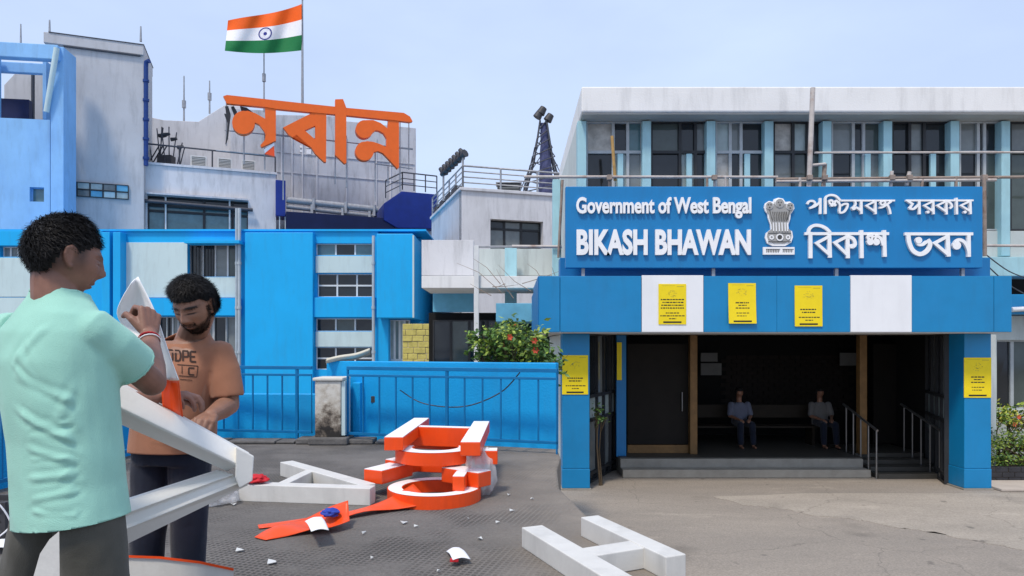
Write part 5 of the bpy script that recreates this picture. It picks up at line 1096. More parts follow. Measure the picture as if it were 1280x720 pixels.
class Shell:
    """collects closed shells; remeshed into one continuous surface"""
    def __init__(s): s.mb = MB()
    def cone(s, p0, r0, p1, r1, n=16, flat=(1., None)):
        p0, p1 = Vector(p0), Vector(p1); t = (p1 - p0).normalized(); a = t.orthogonal().normalized(); b = t.cross(a); vs = []; rows = []
        L_ = 6
        for j in range(L_): an = math.pi / 2 * (1 - j / L_); rows.append((p0 - t * r0 * math.sin(an), r0 * math.cos(an)))
        rows.append((p0, r0)); rows.append((p1, r1))
        for j in range(1, L_ + 1): an = math.pi / 2 * j / L_; rows.append((p1 + t * r1 * math.sin(an), r1 * math.cos(an)))
        for c, r in rows:
            r = max(r, 1e-4)
            for k in range(n): an = 6.2832 * k / n; vs.append(c + (a * math.cos(an) + b * math.sin(an)) * r)
        fs = [(j * n + k, j * n + (k + 1) % n, (j + 1) * n + (k + 1) % n, (j + 1) * n + k) for j in range(len(rows) - 1) for k in range(n)] + [tuple(range(n - 1, -1, -1)), tuple((len(rows) - 1) * n + k for k in range(n))]
        s.mb.add(vs, fs); return s
    def tubeflat(s, pts, rr, n=22):
        t = MB().tube(pts, rr, n); s.mb.add(t.v, t.f); return s
    def chain(s, pts, rr):
        for i in range(len(pts) - 1): s.cone(pts[i], rr[i], pts[i + 1], rr[i + 1])
        return s
    def loft(s, rings, n=32, sq=2.4):
        """rings: (centre, lateral axis, forward axis, half width, half depth)"""
        vs = []
        for c, la, fo, hw_, hd_ in rings:
            for k in range(n):
                an = 6.2832 * k / n; cx_, sy_ = math.cos(an), math.sin(an); e = 2 / sq
                vs.append(Vector(c) + Vector(la) * hw_ * math.copysign(abs(cx_) ** e, cx_) + Vector(fo) * hd_ * math.copysign(abs(sy_) ** e, sy_))
        m = len(rings); fs = [(j * n + k, j * n + (k + 1) % n, (j + 1) * n + (k + 1) % n, (j + 1) * n + k) for j in range(m - 1) for k in range(n)] + [tuple(range(n - 1, -1, -1)), tuple((m - 1) * n + k for k in range(n))]
        s.mb.add(vs, fs); return s
    def raw(s, vs, fs): s.mb.add(vs, fs); return s
    def mesh(s, voxel, smooth=3, fac=.5):
        me = bpy.data.meshes.new('tmp'); me.from_pydata([tuple(v) for v in s.mb.v], [], s.mb.f)
        bm = bmesh.new(); bm.from_mesh(me); bmesh.ops.recalc_face_normals(bm, faces=bm.faces); bm.to_mesh(me); bm.free()
        ob = bpy.data.objects.new('tmp', me); C.objects.link(ob); r = ob.modifiers.new('r', 'REMESH'); r.mode = 'VOXEL'; r.voxel_size = voxel; r.adaptivity = 0
        if smooth: q = ob.modifiers.new('s', 'SMOOTH'); q.factor = fac; q.iterations = smooth
        dg = bpy.context.evaluated_depsgraph_get(); dg.update(); o2 = bpy.data.meshes.new_from_object(ob.evaluated_get(dg)); bpy.data.objects.remove(ob); bpy.data.meshes.remove(me); return o2
def arr(me): a = np.empty(len(me.vertices) * 3); me.vertices.foreach_get('co', a); return a.reshape(-1, 3)
def nrm(me): a = np.empty(len(me.vertices) * 3); me.vertices.foreach_get('normal', a); return a.reshape(-1, 3)
def put(me, a): me.vertices.foreach_set('co', a.ravel()); me.update()
def finish(me, name, material, base, parent=None, thick=0):
    a = arr(me) - np.array(base); put(me, a); me.name = name; me.materials.clear(); me.materials.append(MATS[material]); me.polygons.foreach_set('use_smooth', [True] * len(me.polygons))
    o = bpy.data.objects.new(name, me); C.objects.link(o)
    if parent is None: o.location = base
    else: o.parent = parent
    if thick: q = o.modifiers.new('s', 'SOLIDIFY'); q.thickness = thick; q.offset = -1
    return o
def cut(me, planes):
    """trim a garment shell at its openings: planes are (point, normal, reach); what lies beyond is removed"""
    bm = bmesh.new(); bm.from_mesh(me)
    for p, n_, reach in planes:
        p, n_ = Vector(p), Vector(n_).normalized()
        geom = [g for g in bm.verts[:] + bm.edges[:] + bm.faces[:]] if reach is None else None
        if geom is None:
            vs = {v for v in bm.verts if (v.co - p).length < reach}; fs_ = [f for f in bm.faces if all(v in vs for v in f.verts)]; es = {e for f in fs_ for e in f.edges}; vv = {v for f in fs_ for v in f.verts}; geom = list(vv) + list(es) + fs_
        bmesh.ops.bisect_plane(bm, geom=geom, plane_co=p, plane_no=n_, clear_outer=False, clear_inner=False)
        dele = [f for f in bm.faces if (f.calc_center_median() - p).dot(n_) > 0 and (reach is None or (f.calc_center_median() - p).length < reach)]
        bmesh.ops.delete(bm, geom=dele, context='FACES')
    bm.to_mesh(me); bm.free(); me.update()
def open_end(me, c, ax, rad):
    """remove the flat disc that closes a sleeve"""
    c, ax = Vector(c), Vector(ax).normalized(); bm = bmesh.new(); bm.from_mesh(me); bm.normal_update()
    dele = [f for f in bm.faces if (f.calc_center_median() - c).length < rad and abs((f.calc_center_median() - c).dot(ax)) < .02 and f.normal.dot(ax) > .6]
    bmesh.ops.delete(bm, geom=dele, context='FACES'); bm.to_mesh(me); bm.free(); me.update()
def folds(me, segs, nz=.004, nsc=9., seed=0.):
    """cloth folds: ridges along given segments plus soft irregularity"""
    a, n_ = arr(me), nrm(me); d = np.zeros(len(a))
    rnd = random.Random(int(seed * 10) + 7); segs = [(a_, b_, am * .62, w_ * .6) for a_, b_, am, w_ in segs] + [(Vector(a_).lerp(Vector(b_), rnd.uniform(-.1, .5)) + Vector((rnd.gauss(0, .03), 0, rnd.gauss(0, .04))), Vector(a_).lerp(Vector(b_), rnd.uniform(.6, 1.1)) + Vector((rnd.gauss(0, .03), 0, rnd.gauss(0, .04))), am * rnd.uniform(.2, .4), w_ * rnd.uniform(.3, .45)) for a_, b_, am, w_ in segs for _ in (0, 1)]
    for p, q, amp, wd in segs:
        p, q = np.array(p), np.array(q); v = q - p; L2 = (v * v).sum(); t = np.clip(((a - p) @ v) / L2, 0, 1); dist = np.linalg.norm(a - (p + t[:, None] * v), axis=1)
        fade = np.sin(np.pi * np.clip(t * .94 + .03, 0, 1)) ** .5; x = dist / wd
        d += amp * fade * (np.exp(-x * x) - .45 * np.exp(-((x - 1.6) ** 2) * 1.4))
    d += np.array([nz * (noise.noise((p[0] * nsc, p[1] * nsc, p[2] * nsc * .6 + seed)) + .5 * noise.noise((p[0] * nsc * 2.6, p[1] * nsc * 2.6, p[2] * nsc * 1.3 + seed))) for p in a])
    put(me, a + n_ * d[:, None])
def head_shell(c, rot, k=1.0, nose=1.0):
    """face looks along +Y in head space"""
    nt_, np_ = 44, 56; vs = []
    G = lambda x, z, x0, z0, sx, sz: math.exp(-((x - x0) / sx) ** 2 - ((z - z0) / sz) ** 2)
    for j in range(nt_ + 1):
        th = math.pi * j / nt_
        for i in range(np_):
            ph = 6.2832 * i / np_; x, y, z = math.sin(th) * math.cos(ph), math.sin(th) * math.sin(ph), math.cos(th)
            X, Y, Z = x * .076, y * (.098 if y < 0 else .092), z * .118
            lo = max(0., -z)
            X *= 1 - .30 * lo ** 1.6; 
            if y < 0: Y *= 1 - .42 * lo ** 1.2
            else: Y *= 1 - .06 * lo
            if z > .3: X *= 1 + .05 * (z - .3)
            if y > 0:
                f = min(1, y * 1.6)
                dy = .026 * nose * G(X, Z, 0, -.028, .012, .016) + .015 * nose * G(X, Z, 0, -.004, .009, .024) + .009 * nose * (G(X, Z, .014, -.033, .008, .009) + G(X, Z, -.014, -.033, .008, .009))
                dy += .006 * G(X, Z, 0, .026, .05, .012) - .011 * (G(X, Z, .031, .006, .016, .012) + G(X, Z, -.031, .006, .016, .012)) + .006 * (G(X, Z, .031, .004, .010, .007) + G(X, Z, -.031, .004, .010, .007))
                dy += .005 * (G(X, Z, .045, -.02, .018, .018) + G(X, Z, -.045, -.02, .018, .018)) + .009 * G(X, Z, 0, -.060, .020, .006) + .008 * G(X, Z, 0, -.073, .018, .007) - .004 * G(X, Z, 0, -.0665, .022, .003) - .005 * G(X, Z, 0, -.086, .02, .007) + .013 * G(X, Z, 0, -.105, .022, .014)
                Y += dy * f
            vs.append(Vector((X, Y, Z)) * k)
    fs = [(j * np_ + i, (j + 1) * np_ + i, (j + 1) * np_ + (i + 1) % np_, j * np_ + (i + 1) % np_) for j in range(nt_) for i in range(np_)]
    vs = [Vector(c) + rot @ v for v in vs]
    return vs, fs
def ear_shell(sh, c, rot, s, k=1.):
    # helix rim, lobe and bowl
    pts = [Vector((s * .076, -.004, -.026)), Vector((s * .079, -.016, -.012)), Vector((s * .084, -.024, .008)), Vector((s * .085, -.020, .026)), Vector((s * .082, -.008, .033)), Vector((s * .078, .004, .026)), Vector((s * .075, .006, .012))]
    W_ = [Vector(c) + rot @ (p * k) for p in pts]; sh.chain(W_, [.0075, .006, .0055, .0055, .0055, .005, .004])
    sh.cone(Vector(c) + rot @ Vector((s * .072, -.008, -.010)) * k, .010, Vector(c) + rot @ Vector((s * .074, -.010, .018)) * k, .011)
def hand(sh, wrist, fd, pn, thumb_side, curls, k=1., spread=.0, thumb=(.5, .2)):
    """fd finger direction, pn palm normal (fingers curl towards it), thumb_side unit vector; curls per finger (three bends)"""
    fd, pn, ts = Vector(fd).normalized(), Vector(pn).normalized(), Vector(thumb_side).normalized(); w_ = Vector(wrist)
    lens = [(.044, .026, .021), (.048, .030, .023), (.045, .028, .022), (.036, .021, .019)]
    for i in range(4):
        off_ = ts * (.030 - .0195 * i) * k; kn = w_ + fd * (.090 - .004 * abs(i - 1) - (.006 if i == 3 else 0)) * k + off_ + pn * -.004 * k
        sh.cone(w_ + off_ * .55 + fd * .012 * k, .0165 * k, kn, .0118 * k); p = kn; ang = 0.; r = .0095 if i < 3 else .0082
        for j in range(3):
            ang += curls[i][j]; dr = (fd * math.cos(ang) + pn * math.sin(ang) + ts * spread * (1.5 - i)).normalized(); q = p + dr * lens[i][j] * k
            sh.cone(p, (r - .0006 * j) * k, q, (r - .0006 * (j + 1)) * k, 12); p = q
    b0 = w_ + ts * .020 * k + fd * .018 * k + pn * .006 * k; a0 = b0 + (fd * .034 + ts * .026 + pn * .014) * k
    d1 = (fd * math.cos(thumb[0]) + pn * math.sin(thumb[0]) * .9 + ts * .25).normalized(); a1 = a0 + d1 * .034 * k; d2 = (fd * math.cos(thumb[0] + thumb[1]) + pn * math.sin(thumb[0] + thumb[1]) - ts * .25).normalized(); a2 = a1 + d2 * .027 * k
    sh.cone(b0, .017 * k, a0, .0135 * k); sh.cone(a0, .0125 * k, a1, .0105 * k); sh.cone(a1, .0105 * k, a2, .0085 * k)
    sh.cone(w_ + fd * .03 * k - ts * .018 * k, .017 * k, w_ + fd * .07 * k - ts * .022 * k, .0135 * k)
def hair(parent, base, c, rot, k, thick, mask, n, length, seed, curl=.5, name='hair', material='hair_black', width=.0016, cap=True, lift=.004):
    """cap following the skull where mask > 0 plus separate strands for a broken outline"""
    rnd = random.Random(seed); vs, _ = head_shell((0, 0, 0), Matrix.Identity(3), 1., .0); nt_, np_ = 44, 56
    R3 = rot
    m = [mask(v) for v in vs]; mb = MB()
    def outp(v, mm):
        u = v.normalized(); q = v * k + u * (lift + thick * mm * (1 + .28 * noise.noise(v * 22 + Vector((seed, 0, 0))) + .10 * noise.noise(v * 60)))
        return Vector(c) + R3 @ q
    if cap:
        pv = [outp(v, mm) if mm > 0 else Vector(c) + R3 @ (v * k * .99) for v, mm in zip(vs, m)]
        fs = [f for f in ((j * np_ + i, (j + 1) * np_ + i, (j + 1) * np_ + (i + 1) % np_, j * np_ + (i + 1) % np_) for j in range(nt_) for i in range(np_)) if max(m[x] for x in f) > 0]
        mb.add(pv, fs, True)
    cand = [(v, mm) for v, mm in zip(vs, m) if mm > .02]; tries = 0; made = 0
    while made < n and tries < n * 12:
        tries += 1; th = math.acos(rnd.uniform(-1, 1)); ph = rnd.uniform(0, 6.2832); j = min(nt_ - 1, int(th / math.pi * nt_)); i = int(ph / 6.2832 * np_) % np_; v = vs[j * np_ + i] + Vector((rnd.gauss(0, .003), rnd.gauss(0, .003), rnd.gauss(0, .003))); mm = m[j * np_ + i]
        if mm <= .02 or rnd.random() > min(1, mm + .25): continue
        made += 1; u = v.normalized(); p = Vector(c) + R3 @ (v * k + u * (lift + thick * mm * rnd.uniform(.55, .95))); fl = Vector((.7 * u.x + rnd.gauss(0, curl), .55 + rnd.gauss(0, curl), -.45 + rnd.gauss(0, curl))); tg = (fl - u * fl.dot(u)).normalized(); l = length * (.35 + .65 * mm) * rnd.uniform(.5, 1.25)
        d0 = (u * rnd.uniform(.1, .6) + tg).normalized(); d1 = (u * rnd.uniform(-.25, .2) + tg + Vector((rnd.gauss(0, .2), rnd.gauss(0, .2), rnd.gauss(0, .2)))).normalized(); s_ = R3 @ u.cross(d0).normalized() * width * rnd.uniform(.7, 1.6)
        q = p + (R3 @ d0) * l * .5; e = q + (R3 @ d1) * l * .5; mb.add([p - s_, p + s_, q + s_ * .8, q - s_ * .8, e], [(0, 1, 2, 3), (3, 2, 4)])
    mb2 = mb; o = mb2.build(name, material, parent, recalc=False, kind='stuff' if not cap else None); return o
def refine_face(me, c, rot, k, lips=1.):
    """denser mesh over the face, then lids, brows, lips and nostrils"""
    iv = rot.inverted(); bm = bmesh.new(); bm.from_mesh(me)
    for _ in (0, 1):
        es = {e for f in bm.faces for e in f.edges if (lambda h: h.y > .035 * k and abs(h.x) < .062 and -.13 < h.z < .05 and h.length < .15)(iv @ (f.calc_center_median() - Vector(c)))}
        bmesh.ops.subdivide_edges(bm, edges=list(es), cuts=1, use_grid_fill=True)
    bm.to_mesh(me); bm.free(); me.update()
    a = arr(me); R_ = np.array(rot); h = (a - np.array(c)) @ np.array(iv).T / k; X, Y, Z = h[:, 0], h[:, 1], h[:, 2]; m = (Y > .03) & (np.linalg.norm(h, axis=1) < .155)
    g = lambda x0, z0, sx, sz: np.exp(-((X - x0) / sx) ** 2 - ((Z - z0) / sz) ** 2); d = np.zeros(len(a))
    for s in (1, -1):
        d += .0035 * g(s * .031, .004, .014, .007) - .0028 * g(s * .031, -.0025, .016, .0022) - .0022 * g(s * .031, .0125, .018, .002) + .0022 * g(s * .034, .026, .022, .005) - .003 * g(s * .009, -.0415, .005, .003) + .002 * g(s * .0155, -.034, .006, .006) - .0016 * g(s * .027, -.05, .004, .016)
    d += lips * (.0024 * g(0, -.0605, .021, .0036) + .003 * g(0, -.0735, .018, .0045) - .0036 * g(0, -.0668, .024, .0016) - .0014 * g(0, -.051, .003, .006)) + .003 * g(0, -.006, .006, .018) + .002 * g(0, -.028, .009, .009)
    a += ((d * m * k)[:, None] * R_[:, 1][None, :]); put(me, a)
def tone(me, fn):
    a = arr(me); col = fn(a); at = me.color_attributes.new('tone', 'FLOAT_COLOR', 'POINT'); at.data.foreach_set('color', np.c_[col, np.ones(len(a))].astype(np.float32).ravel())
def blend(col, w_, c): return col * (1 - w_[:, None]) + np.array(c) * w_[:, None]
def gd(a, p, r): return np.exp(-(((a - np.array(p)) / np.array(r)) ** 2).sum(1))
Rz = lambda a: Matrix.Rotation(R(a), 3, 'Z'); Rx = lambda a: Matrix.Rotation(R(a), 3, 'X'); Ry = lambda a: Matrix.Rotation(R(a), 3, 'Y')
Z3 = Vector((0, 0, 1))

# ---------- man in the mint shirt, seen from behind, raised right hand
D1 = 1.95; B1 = Vector((-1.26, D1, 0))
F1 = Vector((.42, .907, 0)); L1v = Vector((.907, -.42, 0))            # facing away and to the side; his right hand side
def q1(px, py, d): return P(px, py, d)
hc = P(83, 325, D1 + .02); HR1 = Rz(-44) @ Rx(-8)                  # head turned further to the side
body = Shell(); hv, hfc = head_shell(hc, HR1, .94, .75); body.raw(hv, hfc); ear_shell(body, hc, HR1, 1, .95); ear_shell(body, hc, HR1, -1, .95)
nb0 = P(72, 378, D1 + .0); body.cone(hc + HR1 @ Vector((0, -.022, -.06)), .058, nb0 + Vector((0, 0, -.06)), .064)
tc1 = [(P(88, 645, D1), .14, .09), (P(86, 580, D1), .135, .09), (P(78, 500, D1), .14, .10), (P(71, 430, D1), .14, .09), (P(70, 405, D1), .11, .065)]
body.loft([(c, L1v, F1, a, b_) for c, a, b_ in tc1])
shR = P(119, 416, D1 - .04); elR = P(190, 478, D1 + .17); wrR = P(186, 418, D1 + .36)
shL = P(8, 418, D1 + .10); elL = shL + Vector((.06, .18, -.24)); wrL = elL + Vector((.20, .16, .02))
body.chain([shR - L1v * .015, shR.lerp(elR, .5), elR], [.046, .045, .041]); body.chain([elR, elR.lerp(wrR, .3), wrR], [.042, .043, .027])
body.chain([shL + L1v * .015, elL], [.046, .041]); body.chain([elL, elL.lerp(wrL, .3), wrL], [.041, .041, .027])
fdir = (P(187, 372, D1 + .42) - wrR).normalized(); pnm = (Vector((-.8, .45, .1)) - fdir * Vector((-.8, .45, .1)).dot(fdir)).normalized(); tsd = fdir.cross(pnm)
if tsd.y > 0: tsd = -tsd
tsd = (Vector((-.45, -.85, .1)) - fdir * Vector((-.45, -.85, .1)).dot(fdir)).normalized(); pnm = (pnm - tsd * pnm.dot(tsd)).normalized()
hand(body, wrR, fdir, pnm, tsd, [(1.0, 1.25, .8), (1.15, 1.3, .8), (1.25, 1.3, .8), (1.3, 1.3, .8)], 1.02, thumb=(.75, .6))
hand(body, wrL, (wrL - elL).normalized(), (0, 0, -1), F1, [(.4, .6, .5)] * 4, 1., thumb=(.4, .3))
hipc = Vector((tc1[0][0].x, D1, .86))
lgs1 = [(hipc + L1v * .075, Vector((hipc.x + .10, D1 + .0, .46)), Vector((hipc.x + .13, D1 - .05, .07))), (hipc - L1v * .095, Vector((hipc.x - .26, D1 + .14, .46)), Vector((hipc.x - .34, D1 + .18, .07)))]
for a, b_, c in lgs1: body.chain([a, b_, c], [.075, .052, .036]); body.cone(c + Vector((0, 0, -.03)), .035, c + F1 * .15 + Vector((0, 0, -.045)), .024)
me = body.mesh(.0042, 2, .4); refine_face(me, hc, HR1, .94)
SK1 = (.235, .115, .080)
def t1(a):
    col = np.tile(np.array(SK1), (len(a), 1)); iv = np.array(HR1.inverted()); h = (a - np.array(hc)) @ iv.T
    col = blend(col, .85 * np.clip(gd(h, (0, .1, -.066), (.024, .04, .012)), 0, 1), (.075, .03, .028)); col = blend(col, .9 * np.clip(gd(h, (.032, .095, .028), (.02, .03, .0055)) + gd(h, (-.032, .095, .028), (.02, .03, .0055)), 0, 1), (.012, .01, .009))
    side_ = np.clip((h[:, 2] - -.055 - .02 * np.clip(h[:, 1] / .05, -1, 1)) / .05, 0, 1) * np.clip((.045 - h[:, 1]) / .02, 0, 1) * (np.linalg.norm(h, axis=1) < .14) * np.clip((h[:, 2] + .075) / .02, 0, 1)
    ear = np.clip(gd(h, (.083, -.008, .004), (.012, .024, .036)), 0, 1); col = blend(col, np.clip(.72 * side_ * (1 - ear * 1.2), 0, 1), (.022, .016, .014))
    return col
tone(me, t1)
p1 = finish(me, 'person', 'skin', B1); tag(p1, 'person in a mint green T-shirt and grey trousers raising a hand with the vinyl sheet', 'person')
def hm1(v):   # tapered crop: full on top, clipped short round the sides and nape
    f = v.y; line = .05 if f > .05 else (.024 if f > -.035 else -.055)
    if -.035 < f <= .05: line += .02 * max(0, (f - .01) / .04)
    elif f <= -.035: line = max(-.058, .024 - (-.035 - f) * 3.2)
    return max(0., min(1., (v.z - line) / .10)) ** .8 if v.z > line else 0.
hair(p1, B1, hc, HR1, .94, .020, hm1, 15000, .030, 3, .35, width=.0009)
# shirt
sh = Shell(); tor = [(P(92, 690, D1), .172, .128), (P(91, 650, D1), .170, .126), (P(86, 600, D1), .160, .122), (P(82, 550, D1), .160, .122), (P(76, 500, D1), .165, .128), (P(70, 450, D1), .172, .128), (P(68, 415, D1), .165, .108), (P(72, 392, D1), .135, .085), (P(74, 372, D1 + .015), .082, .07), (P(76, 358, D1 + .025), .072, .066), (P(78, 338, D1 + .03), .072, .066)]
sh.loft([(c, L1v, F1, a, b_) for c, a, b_ in tor]); slR = shR.lerp(elR, .66); slL = shL.lerp(elL, .8)
sh.tubeflat([shR - L1v * .07 + Z3 * .01, shR - L1v * .02 + Z3 * .006, shR.lerp(elR, .25), slR], [.060, .068, .067, .069]); sh.tubeflat([shL + L1v * .07 + Z3 * .01, shL + L1v * .02, shL.lerp(elL, .3), slL], [.06, .07, .07, .072])
sh.cone(shR - L1v * .02, .066, shR.lerp(elR, .35), .064); sh.cone(shL + L1v * .02, .066, shL.lerp(elL, .35), .064); me = sh.mesh(.0065, 8)
hem = P(90, 650, D1); fl_ = []
def at1(px, py, off_=-.13): return P(px, py, D1 + off_)
for (a, b_, amp, wd) in (((20, 470), (120, 515), .009, .018), ((10, 510), (110, 560), .010, .020), ((30, 560), (140, 590), .008, .016), ((25, 600), (150, 585), .009, .016), ((40, 625), (165, 600), .009, .015), ((120, 430), (75, 520), .007, .02), ((135, 470), (110, 560), .009, .016), ((148, 500), (130, 590), .008, .014), ((60, 400), (20, 450), .006, .02), ((95, 640), (165, 622), .007, .012), ((30, 640), (95, 645), .006, .012), ((45, 540), (120, 530), -.006, .016), ((20, 440), (60, 490), .006, .016), ((140, 410), (165, 440), .006, .012), ((110, 600), (160, 560), .007, .013)): fl_.append((at1(*a), at1(*b_), amp, wd))
folds(me, fl_, .004, 8., 1.)
open_end(me, slR, elR - shR, .08); open_end(me, slL, elL - shL, .08); cut(me, [(hem, (.12, 0, -1), None), (P(76, 366, D1 + .02), Vector((.05, .2, 1)), .2)])
so = finish(me, 'shirt', 'mint_cotton', B1, p1, .004)
def ringtube(c, ax, r, t, m, par, name):
    ax = Vector(ax).normalized(); u = ax.orthogonal().normalized(); v = ax.cross(u); MB().tube([Vector(c) + (u * math.cos(k / 30 * 6.2832) + v * math.sin(k / 30 * 6.2832)) * r for k in range(31)], t, 6).build(name, m, par)
# rolled neck ribbing and the hem stitch line
nk = P(75, 366.5, D1 + .02); mb = MB(); ring = [nk + L1v * .074 * math.cos(k / 28 * 6.2832) + F1 * .067 * math.sin(k / 28 * 6.2832) + Z3 * (-.018 * (math.sin(k / 28 * 6.2832) > 0) * math.sin(k / 28 * 6.2832) + .004 - .02 * .1 * math.cos(k / 28 * 6.2832)) for k in range(29)]
mb.tube(ring, .0062, 8); mb.build('collar', 'mint_cotton', so)
ringtube(slR - (elR - shR).normalized() * .012, elR - shR, .0685, .0016, 'mint_cotton', so, 'sleeve_hem')
# trousers
tr = Shell(); tr.loft([(hipc + Z3 * .08, L1v, F1, .142, .10), (hipc, L1v, F1, .156, .11), (hipc - Z3 * .02, L1v, F1, .158, .108)])
for a, b_, c in lgs1: tr.chain([a - Z3 * .02, b_, c + Z3 * .02], [.092, .078, .072])
me = tr.mesh(.008, 6); folds(me, [(P(100, 660, D1 - .12), P(150, 700, D1 - .12), .008, .014), (P(30, 665, D1 - .1), P(60, 690, D1 - .1), .007, .014), (P(90, 690, D1 - .12), P(140, 720, D1 - .12), .007, .014)], .006, 7., 3.)
cut(me, [(hem + Z3 * .025, (-.12, 0, 1), None)]); finish(me, 'trousers', 'olive_twill', B1, p1)
# wrist thread and shoes
ax_ = (wrR - elR).normalized(); u_ = ax_.orthogonal().normalized(); v_ = ax_.cross(u_); cw = wrR - ax_ * .035
for k_, o_, r_, dz in ((0, 0, .0035, 0), (1, .012, .0022, .1)):
    c_ = cw - ax_ * o_; MB().tube([c_ + (u_ * math.cos(k / 20 * 6.2832) + v_ * math.sin(k / 20 * 6.2832)) * (.0325 + .002 * k_) + ax_ * dz * .05 * math.sin(k / 20 * 6.2832) for k in range(21)], r_, 6).build('wrist_thread', 'thread_red' if k_ == 0 else 'paper', p1)
def shoes(par, legs, F_):
    for a, b_, c in legs:
        s = Shell(); s.cone(Vector((c.x, c.y, .045)), .044, Vector((c.x, c.y, .04)) + F_ * .17, .034); m_ = s.mesh(.008, 3); a_ = arr(m_); a_[:, 2] = np.maximum(a_[:, 2], .002); put(m_, a_); finish(m_, 'shoe', 'lamp_dark', wloc(par), par)
shoes(p1, lgs1, F1)

# ---------- man in the brown shirt, facing, head bowed
D2 = 3.04; B2 = Vector((-1.46, D2, 0)); F2 = Vector((-.14, -.99, 0)); L2v = Vector((-.99, .14, 0))   # L2v: his right hand side
hc2 = P(242, 384, D2 - .09); HR2 = Rz(180 - 5) @ Ry(3) @ Rx(-24)
body = Shell(); hv, hfc = head_shell(hc2, HR2, .97, 1.1); body.raw(hv, hfc); ear_shell(body, hc2, HR2, 1); ear_shell(body, hc2, HR2, -1)
body.cone(hc2 + HR2 @ Vector((0, -.03, -.05)), .06, P(236, 432, D2 + .02), .066)
tc2 = [(P(222, 562, D2), .14, .10), (P(222, 540, D2), .165, .12), (P(226, 480, D2), .165, .12), (P(230, 440, D2 + .01), .15, .10), (P(233, 426, D2 + .015), .11, .07)]
body.loft([(c, L2v, F2, a, b_) for c, a, b_ in tc2])
s2L = P(279, 444, D2 - .01); e2L = P(286, 506, D2 - .02); w2L = P(263, 520, D2 - .24)
s2R = P(182, 440, D2 + .02); e2R = P(160, 492, D2 - .06); w2R = P(190, 486, D2 - .30)
body.chain([s2L + L2v * .015, s2L.lerp(e2L, .5), e2L], [.046, .047, .044]); body.chain([e2L, e2L.lerp(w2L, .35), w2L], [.044, .045, .030]); body.chain([s2R - L2v * .015, s2R.lerp(e2R, .5), e2R], [.046, .047, .044]); body.chain([e2R, e2R.lerp(w2R, .35), w2R], [.044, .045, .030])
fd = (P(252, 531, D2 - .36) - w2L).normalized(); pn_ = (Vector((-.25, .1, -1)) - fd * Vector((-.25, .1, -1)).dot(fd)).normalized(); ts_ = (Vector((-1, .1, .2)) - fd * Vector((-1, .1, .2)).dot(fd)); ts_ = (ts_ - pn_ * ts_.dot(pn_)).normalized()
hand(body, w2L, fd, pn_, ts_, [(.55, .9, .6), (.6, 1.0, .6), (.65, 1.0, .6), (.7, 1.0, .6)], 1.05, thumb=(.55, .4))
fd = (P(205, 494, D2 - .40) - w2R).normalized(); hand(body, w2R, fd, (0, 0, -1), (.3, 0, .2), [(.5, .8, .5)] * 4, 1.0, thumb=(.5, .4))
hip2 = Vector((P(215, 590, D2).x, D2 + .01, .88)); X2 = hip2.x
lgs2 = [(hip2 + L2v * .09, Vector((P(188, 660, D2).x, D2 - .02, .48)), Vector((P(178, 760, D2).x, D2 + .02, .07))), (hip2 - L2v * .085, Vector((P(238, 660, D2).x, D2 - .02, .48)), Vector((P(238, 760, D2).x, D2, .07)))]
for a, b_, c in lgs2: body.chain([a, b_, c], [.08, .055, .038]); body.cone(c + Vector((0, 0, -.03)), .035, c + F2 * .15 + Vector((0, 0, -.045)), .024)
me = body.mesh(.0042, 2, .35); refine_face(me, hc2, HR2, .97)
SK2 = (.27, .135, .085)
IV2 = np.array(HR2.inverted())
def t2(a):
    col = np.tile(np.array(SK2), (len(a), 1)); h = (a - np.array(hc2)) @ IV2.T / .97; near = (np.linalg.norm(h, axis=1) < .16) * 1.
    g = lambda p, r: np.clip(gd(h, p, r), 0, 1) * near
    col = blend(col, .8 * g((0, .1, -.067), (.026, .04, .012)), (.12, .045, .038))
    for s in (1, -1):
        col = blend(col, np.clip(1.6 * g((s * .035, .09, .025), (.022, .05, .0060)), 0, .95), (.012, .009, .008)); col = blend(col, np.clip(1.8 * g((s * .031, .09, -.0015), (.0165, .05, .0032)), 0, .97), (.015, .010, .009)); col = blend(col, .3 * g((s * .031, .09, .006), (.022, .04, .014)), (.10, .045, .03))
        col = blend(col, .8 * g((s * .009, .118, -.042), (.0055, .02, .004)), (.03, .012, .01))
    col = blend(col, np.clip(1.2 * g((0, .1, -.0668), (.022, .05, .0020)), 0, .9), (.03, .012, .01))
    jaw = np.clip((-h[:, 2] - .045) / .03, 0, 1) * np.clip((h[:, 1] - .0) / .03, 0, 1) * near * (1 - np.clip(g((0, .1, -.066), (.03, .05, .014)) * 1.4, 0, 1)); jaw = np.maximum(jaw * .7, .6 * g((0, .1, -.052), (.028, .04, .005)))
    col = blend(col, np.clip(jaw, 0, 1), (.05, .028, .02)); return col
tone(me, t2)
p2 = finish(me, 'person', 'skin', B2); tag(p2, 'person in a brown printed T-shirt and navy trousers looking down at the letter frame', 'person')
def hm2(v):
    f = v.y; line = .056 if f > .045 else (.02 if f > -.005 else -.05)
    if -.005 < f <= .045: line = .02 + .036 * (f + .005) / .05
    line += .010 * noise.noise(v * 45)
    side = 1 - .55 * max(0., min(1., (abs(v.x) - .045) / .03)) * (1 if v.z < .07 else .4)
    return max(0., min(1., (v.z - line) / .035)) * side
hair(p2, B2, hc2, HR2, .97, .022, hm2, 20000, .036, 8, .5, width=.0009)
